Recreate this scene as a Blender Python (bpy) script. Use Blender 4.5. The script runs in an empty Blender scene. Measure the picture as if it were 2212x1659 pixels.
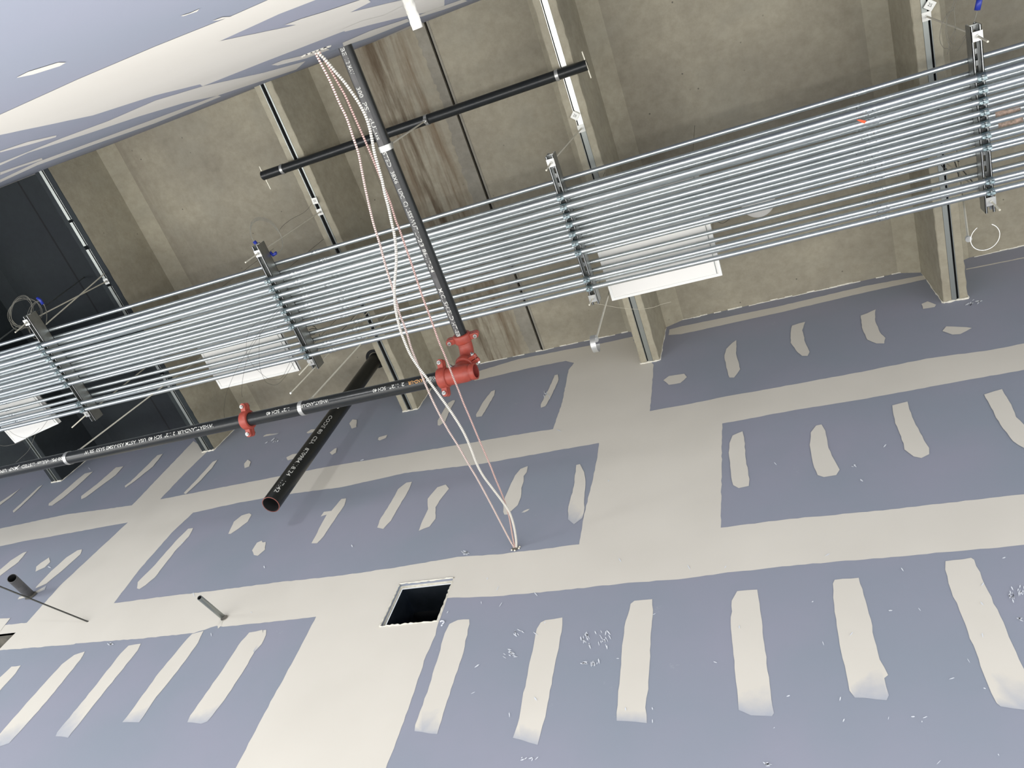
import bpy, bmesh, math, random
from mathutils import Vector, Matrix
random.seed(7)
SC = bpy.context.scene
COL = SC.collection
# ---------------------------------------------------------------- camera (phone held against the near wall, looking up)
# world: X along the corridor, Y from the near wall to the far wall, Z up, metres, origin at the camera
ROT = Matrix(((0.9212863, 0.18812602, 0.34035298),
              (0.32644428, -0.84975469, -0.41394576),
              (0.21134257, 0.49246884, -0.84428002)))
FPX, CX, CY = 1697.911, 1106.0, 829.5
cam = bpy.data.cameras.new('camera'); camo = bpy.data.objects.new('camera', cam); COL.objects.link(camo)
cam.sensor_width = 36.0; cam.lens = 36.0 * FPX / 2212.0; cam.clip_start = 0.01; cam.clip_end = 100
camo.matrix_world = ROT.to_4x4()
SC.camera = camo
# ---------------------------------------------------------------- view, world, lamps
SC.view_settings.view_transform = 'Standard'; SC.view_settings.look = 'None'
SC.view_settings.gamma = 1; SC.view_settings.use_curve_mapping = False
SC.view_settings.exposure = -0.06
W = bpy.data.worlds.new('world'); SC.world = W; W.use_nodes = True
W.node_tree.nodes['Background'].inputs[0].default_value = (0.93, 0.97, 1.0, 1)
W.node_tree.nodes['Background'].inputs[1].default_value = 0.9
def area(name, loc, size, power, direction, color=(1, 1, 1), sy=None):
    l = bpy.data.lights.new(name, 'AREA'); l.energy = power; l.color = color
    l.shape = 'RECTANGLE'; l.size = size; l.size_y = sy or size
    o = bpy.data.objects.new(name, l); COL.objects.link(o); o.location = loc
    o.rotation_euler = Vector(direction).to_track_quat('-Z', 'Y').to_euler(); return o
# added fill lights out of view, shining up: floor bounce and a near-wall strip
area('floor_fill', (-2.0, 1.2, -1.5), 17, 320, (0, 0, 1), (1, .985, .955), 1.9)
area('near_wall_fill', (-2.0, .22, -.25), 17, 265, (0, .5, .86), (1, .99, .97), .30)  # added fill, no fixture known here; lifts the far wall more than the near
area('wall_lamp', (-3.05, 0.0, 2.25), 0.22, 10, (0, 1, .45), (1, 1, 1))
area('wall_lamp', (-5.7, 0.5, 2.2), 0.4, 14, (.1, 1, .35), (1, 1, 1))
area('end_fill', (4.6, 1.2, 1.6), 2.3, 70, (-1, 0, .15), (1, .99, .96), 5)  # added fill at the right end, brightens the rib faces
area('end_fill', (-9.0, 1.2, 1.6), 2.3, 45, (1, 0, .15), (.97, .99, 1), 5)  # added fill at the left end, lights the opposite rib faces and wall
# ---------------------------------------------------------------- measures
H, ZR = 5.4375, 4.856          # underside of the slab, underside of the ribs
YW, YN = 2.428, -0.070         # far drywall, near drywall
ZS = 4.006                     # underside of the struts
RIBS = [(-6.59, 0), (-4.80, 1), (-2.825, 2), (-.9385, 3), (.955, 4), (2.84, 5)]
def ray(px, py):
    d = ROT @ Vector(((px - CX), -(py - CY), -FPX)); return d
def on(px, py, ax, val):
    d = ray(px, py); return d * (val / d[ax])
# ---------------------------------------------------------------- materials
def mat(name, col, rough=.6, metal=0.0, noise=None, bump=None, spec=None, coat=None):
    """noise = (scale, amount, darker colour), bump = (scale, strength)"""
    m = bpy.data.materials.new(name); m.use_nodes = True; nt = m.node_tree; b = nt.nodes['Principled BSDF']
    b.inputs['Base Color'].default_value = (*col, 1); b.inputs['Roughness'].default_value = rough; b.inputs['Metallic'].default_value = metal
    if spec is not None: b.inputs['Specular IOR Level'].default_value = spec
    if coat: b.inputs['Coat Weight'].default_value = coat; b.inputs['Coat Roughness'].default_value = .15
    if noise or bump:
        tc = nt.nodes.new('ShaderNodeTexCoord')
    if noise:
        n = nt.nodes.new('ShaderNodeTexNoise'); n.inputs['Scale'].default_value = noise[0]; n.inputs['Detail'].default_value = 6
        nt.links.new(tc.outputs['Object'], n.inputs['Vector'])
        r = nt.nodes.new('ShaderNodeValToRGB'); r.color_ramp.elements[0].position = .35; r.color_ramp.elements[1].position = .68
        r.color_ramp.elements[0].color = (*noise[2], 1); r.color_ramp.elements[1].color = (*col, 1)
        nt.links.new(n.outputs['Fac'], r.inputs['Fac'])
        mx = nt.nodes.new('ShaderNodeMix'); mx.data_type = 'RGBA'; mx.inputs[0].default_value = noise[1]
        mx.inputs[6].default_value = (*col, 1); nt.links.new(r.outputs['Color'], mx.inputs[7]); nt.links.new(mx.outputs[2], b.inputs['Base Color'])
    if bump:
        n2 = nt.nodes.new('ShaderNodeTexNoise'); n2.inputs['Scale'].default_value = bump[0]; n2.inputs['Detail'].default_value = 4
        nt.links.new(tc.outputs['Object'], n2.inputs['Vector'])
        bp = nt.nodes.new('ShaderNodeBump'); bp.inputs['Strength'].default_value = bump[1]; bp.inputs['Distance'].default_value = .004
        nt.links.new(n2.outputs['Fac'], bp.inputs['Height']); nt.links.new(bp.outputs['Normal'], b.inputs['Normal'])
    return m
def s(r, g, b):   # sRGB 0..255 -> linear
    f = lambda c: (c / 255 / 12.92) if c / 255 <= .04045 else ((c / 255 + .055) / 1.055) ** 2.4
    return (f(r), f(g), f(b))
M = {}
M['galv'] = mat('galvanised_conduit', s(206, 211, 211), .36, 1.0, (9, .35, s(176, 184, 186)), (160, .12))
M['galv2'] = mat('galvanised_strut', s(176, 178, 176), .42, 1.0, (25, .5, s(142, 146, 146)), (90, .15))
M['zinc'] = mat('zinc_clamp', s(180, 192, 194), .3, 1.0, (60, .5, s(110, 128, 132)))
M['rod'] = mat('zinc_rod', s(214, 209, 192), .5, .25)
M['band'] = mat('hanger_band', s(196, 196, 192), .38, .8)
M['white'] = mat('panel_white', s(226, 224, 219), .5, 0, (3, .2, s(220, 218, 214)))
M['panelrim'] = mat('panel_rim', s(226, 226, 222), .4)
M['red'] = mat('red_fitting_paint', s(156, 66, 52), .45, 0, (40, .5, s(132, 52, 42)), (70, .2))
M['redin'] = mat('red_fitting_inside', s(120, 40, 34), .7)
M['black'] = mat('black_pipe_lacquer', s(25, 28, 29), .33, 0, (14, .45, s(38, 38, 36)), (80, .12), spec=.4, coat=.08)
M['blackdull'] = mat('black_pipe_inside', s(22, 22, 24), .8)
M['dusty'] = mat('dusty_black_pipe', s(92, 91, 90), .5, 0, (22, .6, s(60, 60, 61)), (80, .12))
M['ink'] = mat('white_ink', s(206, 206, 200), .6)
M['inkorange'] = mat('rusty_ink', s(214, 160, 96), .6)
M['rimred'] = mat('pipe_end_rust', s(128, 70, 60), .6)
M['blue'] = mat('blue_tape', s(36, 52, 150), .4)
M['wire'] = mat('steel_wire', s(120, 118, 108), .5, .5)
M['wirelight'] = mat('pale_wire', s(176, 170, 152), .5, .3)
M['wiredark'] = mat('dark_wire', s(50, 50, 44), .5, .2)
M['tag'] = mat('white_tag', s(232, 232, 226), .6)
M['orange'] = mat('orange_tape', s(226, 84, 36), .5)
M['sticker'] = mat('label_sticker', s(206, 176, 158), .6, 0, (60, 1, s(132, 120, 106)))
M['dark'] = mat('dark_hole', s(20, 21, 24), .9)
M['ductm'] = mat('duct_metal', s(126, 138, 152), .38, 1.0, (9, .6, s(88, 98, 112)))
M['cav'] = mat('cavity_board', s(120, 116, 106), .8, 0, (14, .7, s(70, 68, 64)))
M['mcwhite'] = mat('armour_pale', s(226, 222, 212), .4, .25)
M['mcwgap'] = mat('armour_gap', s(120, 116, 108), .5, .3)
M['mcpink'] = mat('armour_pink', s(218, 202, 194), .45, .2)
M['mcred'] = mat('armour_red_gap', s(112, 72, 68), .5, .1)
M['mcrose'] = mat('armour_rose', s(204, 176, 168), .45, .2)
M['plaster'] = mat('plaster_crust', s(232, 230, 222), .85, 0, (35, .8, s(170, 168, 160)), (60, .9))
M['changlare'] = mat('channel_glare', s(236, 236, 228), .3, .6)  # channel metal with its bright reflection put into the colour
M['changrey'] = mat('channel_grey', s(150, 154, 150), .42, .8)
M['floor'] = mat('screed_floor', s(150, 146, 138), .8, 0, (2, .5, s(120, 118, 112)))
M['screw'] = mat('screw_steel', s(150, 152, 150), .35, 1.0)

def concrete(name, base, dark, light, stain=None):
    m = bpy.data.materials.new(name); m.use_nodes = True; nt = m.node_tree; N = nt.nodes; L = nt.links; b = N['Principled BSDF']
    b.inputs['Roughness'].default_value = .85
    tc = N.new('ShaderNodeTexCoord')
    def noise(scale, det=6, rough=.6, vec=None):
        n = N.new('ShaderNodeTexNoise'); n.inputs['Scale'].default_value = scale; n.inputs['Detail'].default_value = det; n.inputs['Roughness'].default_value = rough
        L.new(vec or tc.outputs['Object'], n.inputs['Vector']); return n
    def ramp(src, p0, c0, p1, c1):
        r = N.new('ShaderNodeValToRGB'); r.color_ramp.elements[0].position = p0; r.color_ramp.elements[1].position = p1
        r.color_ramp.elements[0].color = (*c0, 1); r.color_ramp.elements[1].color = (*c1, 1); L.new(src, r.inputs['Fac']); return r
    def mix(fac, a, c, kind='MIX'):
        x = N.new('ShaderNodeMix'); x.data_type = 'RGBA'; x.blend_type = kind
        if isinstance(fac, float): x.inputs[0].default_value = fac
        else: L.new(fac, x.inputs[0])
        for i, v in ((6, a), (7, c)):
            if isinstance(v, tuple): x.inputs[i].default_value = (*v, 1)
            else: L.new(v, x.inputs[i])
        return x.outputs[2]
    big = ramp(noise(1.1, 5).outputs['Fac'], .32, dark, .7, light)
    c = mix(.85, base, big.outputs['Color'])
    mot = ramp(noise(16, 8, .7).outputs['Fac'], .3, (.72, .70, .66), .62, (1.06, 1.06, 1.05))
    c = mix(.6, c, mot.outputs['Color'], 'MULTIPLY')
    # small pits
    v = N.new('ShaderNodeTexVoronoi'); v.inputs['Scale'].default_value = 11; L.new(tc.outputs['Object'], v.inputs['Vector'])
    pr = ramp(v.outputs['Distance'], .035, (1, 1, 1), .075, (0, 0, 0))
    pn = ramp(noise(5, 2).outputs['Fac'], .5, (0, 0, 0), .56, (1, 1, 1))
    pf = N.new('ShaderNodeMath'); pf.operation = 'MULTIPLY'; L.new(pr.outputs['Color'], pf.inputs[0]); L.new(pn.outputs['Color'], pf.inputs[1])
    c = mix(pf.outputs[0], c, tuple(x * .45 for x in dark))
    # cool grey patches
    c = mix(ramp(noise(2.3, 3).outputs['Fac'], .5, (0, 0, 0), .75, (.45, .45, .45)).outputs['Color'], c, tuple(x * k for x, k in zip(base, (.86, .9, .95))))
    if stain:   # water stains that run along the joint, stretched in Y: list of (x0, x1, strength)
        sep = N.new('ShaderNodeSeparateXYZ'); L.new(tc.outputs['Object'], sep.inputs[0])
        mp = N.new('ShaderNodeMapping'); mp.inputs['Scale'].default_value = (16, 1.5, 1); L.new(tc.outputs['Object'], mp.inputs['Vector'])
        sn = noise(1.0, 7, .65, mp.outputs[0])
        sr = ramp(sn.outputs['Fac'], .42, (0, 0, 0), .66, (1, 1, 1))
        for x0, x1, st, colr in stain:
            mid, hw = (x0 + x1) / 2, (x1 - x0) / 2
            a = N.new('ShaderNodeMath'); a.operation = 'SUBTRACT'; L.new(sep.outputs[0], a.inputs[0]); a.inputs[1].default_value = mid
            a2 = N.new('ShaderNodeMath'); a2.operation = 'ABSOLUTE'; L.new(a.outputs[0], a2.inputs[0])
            mr = N.new('ShaderNodeMapRange'); L.new(a2.outputs[0], mr.inputs[0]); mr.inputs[1].default_value = hw * .55; mr.inputs[2].default_value = hw; mr.inputs[3].default_value = st; mr.inputs[4].default_value = 0
            f = N.new('ShaderNodeMath'); f.operation = 'MULTIPLY'; L.new(mr.outputs[0], f.inputs[0]); L.new(sr.outputs['Color'], f.inputs[1])
            c = mix(f.outputs[0], c, colr)
    L.new(c, b.inputs['Base Color'])
    bp = N.new('ShaderNodeBump'); bp.inputs['Strength'].default_value = .35; bp.inputs['Distance'].default_value = .006
    L.new(noise(40, 8, .7).outputs['Fac'], bp.inputs['Height']); L.new(bp.outputs['Normal'], b.inputs['Normal'])
    return m
M['conc'] = concrete('cast_concrete', s(150, 144, 128), s(132, 126, 112), s(164, 158, 140),
                     [(-2.46, -1.93, .95, s(104, 88, 68)), (-2.34, -2.18, .8, s(82, 70, 54)), (-2.75, -2.3, .4, s(122, 108, 92)), (-5.0, -4.3, .3, s(116, 104, 94))])
M['concrib'] = concrete('rib_concrete', s(158, 152, 134), s(138, 132, 116), s(176, 170, 150))
M['grout'] = concrete('grout_band', s(138, 134, 122), s(116, 112, 103), s(152, 148, 136))
M['concblack'] = concrete('black_painted_concrete', s(32, 39, 42), s(26, 31, 38), s(38, 46, 47))

def drywall_mats():
    p = bpy.data.materials.new('blue_board_paper'); p.use_nodes = True; nt = p.node_tree; N = nt.nodes; L = nt.links; b = N['Principled BSDF']
    b.inputs['Roughness'].default_value = .62; b.inputs['Specular IOR Level'].default_value = .35
    tc = N.new('ShaderNodeTexCoord')
    n = N.new('ShaderNodeTexNoise'); n.inputs['Scale'].default_value = 1.6; n.inputs['Detail'].default_value = 4; L.new(tc.outputs['Object'], n.inputs['Vector'])
    r = N.new('ShaderNodeValToRGB'); e = r.color_ramp.elements; e[0].position = .35; e[0].color = (*s(144, 151, 163), 1); e[1].position = .65; e[1].color = (*s(151, 153, 167), 1)
    L.new(n.outputs['Fac'], r.inputs['Fac'])
    # faint white dust scuffs
    n2 = N.new('ShaderNodeTexNoise'); n2.inputs['Scale'].default_value = 7; n2.inputs['Detail'].default_value = 10; n2.inputs['Roughness'].default_value = .75; L.new(tc.outputs['Object'], n2.inputs['Vector'])
    r2 = N.new('ShaderNodeValToRGB'); r2.color_ramp.elements[0].position = .63; r2.color_ramp.elements[1].position = .82; r2.color_ramp.elements[1].color = (.55, .55, .55, 1); L.new(n2.outputs['Fac'], r2.inputs['Fac'])
    x = N.new('ShaderNodeMix'); x.data_type = 'RGBA'; L.new(r2.outputs['Color'], x.inputs[0]); L.new(r.outputs['Color'], x.inputs[6]); x.inputs[7].default_value = (*s(196, 198, 204), 1)
    L.new(x.outputs[2], b.inputs['Base Color'])
    q = bpy.data.materials.new('joint_compound'); q.use_nodes = True; nt = q.node_tree; N = nt.nodes; L = nt.links; b = N['Principled BSDF']
    b.inputs['Roughness'].default_value = .75; b.inputs['Specular IOR Level'].default_value = .3
    at = N.new('ShaderNodeAttribute'); at.attribute_name = 'cover'
    tc = N.new('ShaderNodeTexCoord')
    n = N.new('ShaderNodeTexNoise'); n.inputs['Scale'].default_value = 30; n.inputs['Detail'].default_value = 6; L.new(tc.outputs['Object'], n.inputs['Vector'])
    m1 = N.new('ShaderNodeMath'); m1.operation = 'MULTIPLY_ADD'; L.new(n.outputs['Fac'], m1.inputs[0]); m1.inputs[1].default_value = .35; L.new(at.outputs['Fac'], m1.inputs[2])
    mr = N.new('ShaderNodeMapRange'); L.new(m1.outputs[0], mr.inputs[0]); mr.inputs[1].default_value = .15; mr.inputs[2].default_value = .95
    n3 = N.new('ShaderNodeTexNoise'); n3.inputs['Scale'].default_value = 2.2; L.new(tc.outputs['Object'], n3.inputs['Vector'])
    r3 = N.new('ShaderNodeValToRGB'); e = r3.color_ramp.elements; e[0].position = .3; e[0].color = (*s(215, 210, 199), 1); e[1].position = .7; e[1].color = (*s(221, 216, 205), 1); L.new(n3.outputs['Fac'], r3.inputs['Fac'])
    x = N.new('ShaderNodeMix'); x.data_type = 'RGBA'; L.new(mr.outputs[0], x.inputs[0]); x.inputs[6].default_value = (*s(172, 177, 188), 1); L.new(r3.outputs['Color'], x.inputs[7])
    L.new(x.outputs[2], b.inputs['Base Color'])
    return p, q
M['paper'], M['mud'] = drywall_mats()
M['chalk'] = mat('chalk_mark', s(222, 226, 232), .8)
M['core'] = mat('gypsum_core', s(226, 222, 208), .9, 0, (60, .6, s(190, 186, 172)), (50, .8))

# ---------------------------------------------------------------- mesh helpers
class MB:
    def __init__(self): self.v = []; self.f = []; self.m = []; self.sm = []; self.slots = []
    def slot(self, k):
        if k not in self.slots: self.slots.append(k)
        return self.slots.index(k)
    def face(self, idx, k, smooth=False): self.f.append(tuple(idx)); self.m.append(self.slot(k)); self.sm.append(smooth)
    def quad(self, a, b, c, d, k):
        i = len(self.v); self.v += [tuple(a), tuple(b), tuple(c), tuple(d)]; self.face((i, i + 1, i + 2, i + 3), k)
    def box(self, x0, x1, y0, y1, z0, z1, k):
        i = len(self.v)
        self.v += [(x, y, z) for z in (z0, z1) for y in (y0, y1) for x in (x0, x1)]
        for q in ((0, 2, 3, 1), (4, 5, 7, 6), (0, 1, 5, 4), (2, 6, 7, 3), (0, 4, 6, 2), (1, 3, 7, 5)): self.face([i + j for j in q], k)
    def obox(self, mtx, sx, sy, sz, k):     # oriented box centred on mtx
        i = len(self.v)
        self.v += [tuple(mtx @ Vector((x * sx / 2, y * sy / 2, z * sz / 2))) for z in (-1, 1) for y in (-1, 1) for x in (-1, 1)]
        for q in ((0, 2, 3, 1), (4, 5, 7, 6), (0, 1, 5, 4), (2, 6, 7, 3), (0, 4, 6, 2), (1, 3, 7, 5)): self.face([i + j for j in q], k)
    def rings(self, rings, k, smooth=True, cap0=False, cap1=False, kf=None):
        """rings: list of lists of points (closed loops of the same length); kf(i) = material of band i"""
        n = len(rings[0]); base = len(self.v)
        for r in rings: self.v += [tuple(p) for p in r]
        for i in range(len(rings) - 1):
            kk = kf(i) if kf else k
            for j in range(n):
                a = base + i * n + j; b2 = base + i * n + (j + 1) % n
                self.face((a, b2, b2 + n, a + n), kk, smooth)
        if cap0: self.face([base + j for j in reversed(range(n))], k)
        if cap1: self.face([base + (len(rings) - 1) * n + j for j in range(n)], k)
    def lathe(self, origin, axis, prof, k, seg=24, cap0=False, cap1=False, smooth=True, kf=None):
        """prof: list of (t along axis, radius)"""
        o = Vector(origin); a = Vector(axis).normalized(); u = a.orthogonal().normalized(); w = a.cross(u)
        rr = [[o + a * t + (u * math.cos(2 * math.pi * j / seg) + w * math.sin(2 * math.pi * j / seg)) * r for j in range(seg)] for t, r in prof]
        self.rings(rr, k, smooth, cap0, cap1, kf)
    def cyl(self, p, q, r, k, seg=16, caps=True, smooth=True):
        p, q = Vector(p), Vector(q); L = (q - p).length
        self.lathe(p, q - p, [(0, r), (L, r)], k, seg, caps, caps, smooth)
    def path(self, pts, r, k, seg=8, caps=True, kf=None, rf=None):
        pts = [Vector(p) for p in pts]; u = None; rr = []
        for i, p in enumerate(pts):
            t = (pts[min(i + 1, len(pts) - 1)] - pts[max(i - 1, 0)]).normalized()
            u = (t.orthogonal() if u is None else (u - t * u.dot(t))).normalized(); w = t.cross(u)
            rad = rf(i) if rf else r
            rr.append([p + (u * math.cos(2 * math.pi * j / seg) + w * math.sin(2 * math.pi * j / seg)) * rad for j in range(seg)])
        self.rings(rr, k, True, caps, caps, kf)
    def prism(self, pts, d, k, smooth=False):   # closed polygon pts extruded by vector d
        n = len(pts); d = Vector(d); i = len(self.v)
        self.v += [tuple(p) for p in pts] + [tuple(Vector(p) + d) for p in pts]
        self.face([i + j for j in reversed(range(n))], k); self.face([i + n + j for j in range(n)], k)
        for j in range(n): self.face((i + j, i + (j + 1) % n, i + n + (j + 1) % n, i + n + j), k, smooth)
    def build(self, name, parent=None, loc=None):
        me = bpy.data.meshes.new(name)
        o0 = Vector(loc) if loc is not None else None
        vs = [tuple(Vector(v) - o0) for v in self.v] if o0 is not None else self.v
        me.from_pydata(vs, [], self.f)
        for kk in self.slots: me.materials.append(M[kk])
        for p, mi, sm in zip(me.polygons, self.m, self.sm): p.material_index = mi; p.use_smooth = sm
        me.update()
        o = bpy.data.objects.new(name, me); COL.objects.link(o)
        if o0 is not None: o.location = o0
        if parent: o.parent = parent
        return o
def fixn(o):
    bm = bmesh.new(); bm.from_mesh(o.data); bmesh.ops.recalc_face_normals(bm, faces=bm.faces); bm.to_mesh(o.data); bm.free(); return o
def tag(o, label=None, cat=None, group=None, kind=None):
    if label: o['label'] = label
    if cat: o['category'] = cat
    if group: o['group'] = group
    if kind: o['kind'] = kind
    return o
def thing(name, loc, label, cat, group=None):
    o = bpy.data.objects.new(name, None); o.empty_display_size = .05; COL.objects.link(o); o.location = loc
    return tag(o, label, cat, group)
def part(mb, name, root, label=None):   # mb in world coordinates, parented to a root placed at root.location
    o = mb.build(name, None, root.location if root.parent is None else Vector(root.location) + Vector(root.parent.location))
    o.location = (0, 0, 0); o.parent = root
    if label: o['label'] = label
    return o
def spline(pts, per=8):
    pts = [Vector(p) for p in pts]; out = []
    P = [pts[0] * 2 - pts[1]] + pts + [pts[-1] * 2 - pts[-2]]
    for i in range(1, len(P) - 2):
        for j in range(per):
            t = j / per; a, b, c, d = P[i - 1], P[i], P[i + 1], P[i + 2]
            out.append(.5 * ((2 * b) + (c - a) * t + (2 * a - 5 * b + 4 * c - d) * t * t + (3 * b - a - 3 * c + d) * t ** 3))
    out.append(pts[-1]); return out
def resample(pts, step):
    out = [pts[0]]; acc = 0; last = pts[0]
    for p in pts[1:]:
        seg = (p - last).length
        while acc + seg >= step:
            t = (step - acc) / seg; last = last.lerp(p, t); out.append(last); seg = (p - last).length; acc = 0
        acc += seg; last = p
    return out
_fc = None
def text_mesh(txt, size, bold=.004):
    c = bpy.data.curves.new('t', 'FONT'); c.body = txt; c.size = size; c.offset = bold * size / .02 * .02; c.space_character = 1.0; c.resolution_u = 2
    c.align_y = 'CENTER'
    o = bpy.data.objects.new('t', c); COL.objects.link(o); bpy.context.view_layer.update()
    dg = bpy.context.evaluated_depsgraph_get(); me = bpy.data.meshes.new_from_object(o.evaluated_get(dg))
    vs = [v.co.copy() for v in me.vertices]; fs = [tuple(p.vertices) for p in me.polygons]
    bpy.data.objects.remove(o); bpy.data.curves.remove(c); bpy.data.meshes.remove(me); return vs, fs
def wrap_text(mb, txt, size, C, d, n0, R, k, stretch=1.0, fit=None):
    """print txt round a pipe: C point of the axis where the text starts, d reading direction, n0 outward direction of its middle"""
    vs, fs = text_mesh(txt, size); d = Vector(d).normalized(); n0 = Vector(n0); n0 = (n0 - d * n0.dot(d)).normalized(); t0 = n0.cross(d)
    if not vs: return
    w = max(v.x for v in vs)
    if fit: stretch = fit / w
    i = len(mb.v); C = Vector(C)
    ym = (max(v.y for v in vs) + min(v.y for v in vs)) / 2
    for v in vs:
        th = (v.y - ym) / R; mb.v.append(tuple(C + d * v.x * stretch + (n0 * math.cos(th) + t0 * math.sin(th)) * (R + .0006)))
    for f in fs: mb.face([i + j for j in f], k)

# ================================================================ THE SETTING
X0, X1 = -9.5, 5.5
# ---- drywall: boards with mud patches of their own slight thickness
def patch(mb, cov, pts, axis_n, off, k='mud', soft=None, jit=.0025):
    """pts: 3D outline on a wall plane; off: distance in front of it along axis_n; soft: set of outline indices with thin cover"""
    nrm = Vector(axis_n); out = []; cv = []
    n = len(pts)
    for i in range(n):
        a, b = Vector(pts[i]), Vector(pts[(i + 1) % n]); L = (b - a).length; m = max(1, min(24, int(L / .03)))
        sa = .12 if soft and i in soft else 1; sb = .12 if soft and (i + 1) % n in soft else 1
        for j in range(m):
            t = j / m; p = a.lerp(b, t)
            if j: e = (b - a).normalized().cross(nrm); p = p + e * random.uniform(-jit, jit)
            out.append(p + nrm * off); cv.append(sa * (1 - t) + sb * t)
    i0 = len(mb.v); mb.v += [tuple(p) for p in out]; mb.face(range(i0, i0 + len(out)), k)
    for j, c in enumerate(cv): cov[i0 + j] = c
    return out
def put_cover(o, cov, n):
    at = o.data.attributes.new('cover', 'FLOAT', 'POINT'); vals = [cov.get(i, 1.0) for i in range(n)]
    at.data.foreach_set('value', vals)

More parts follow.
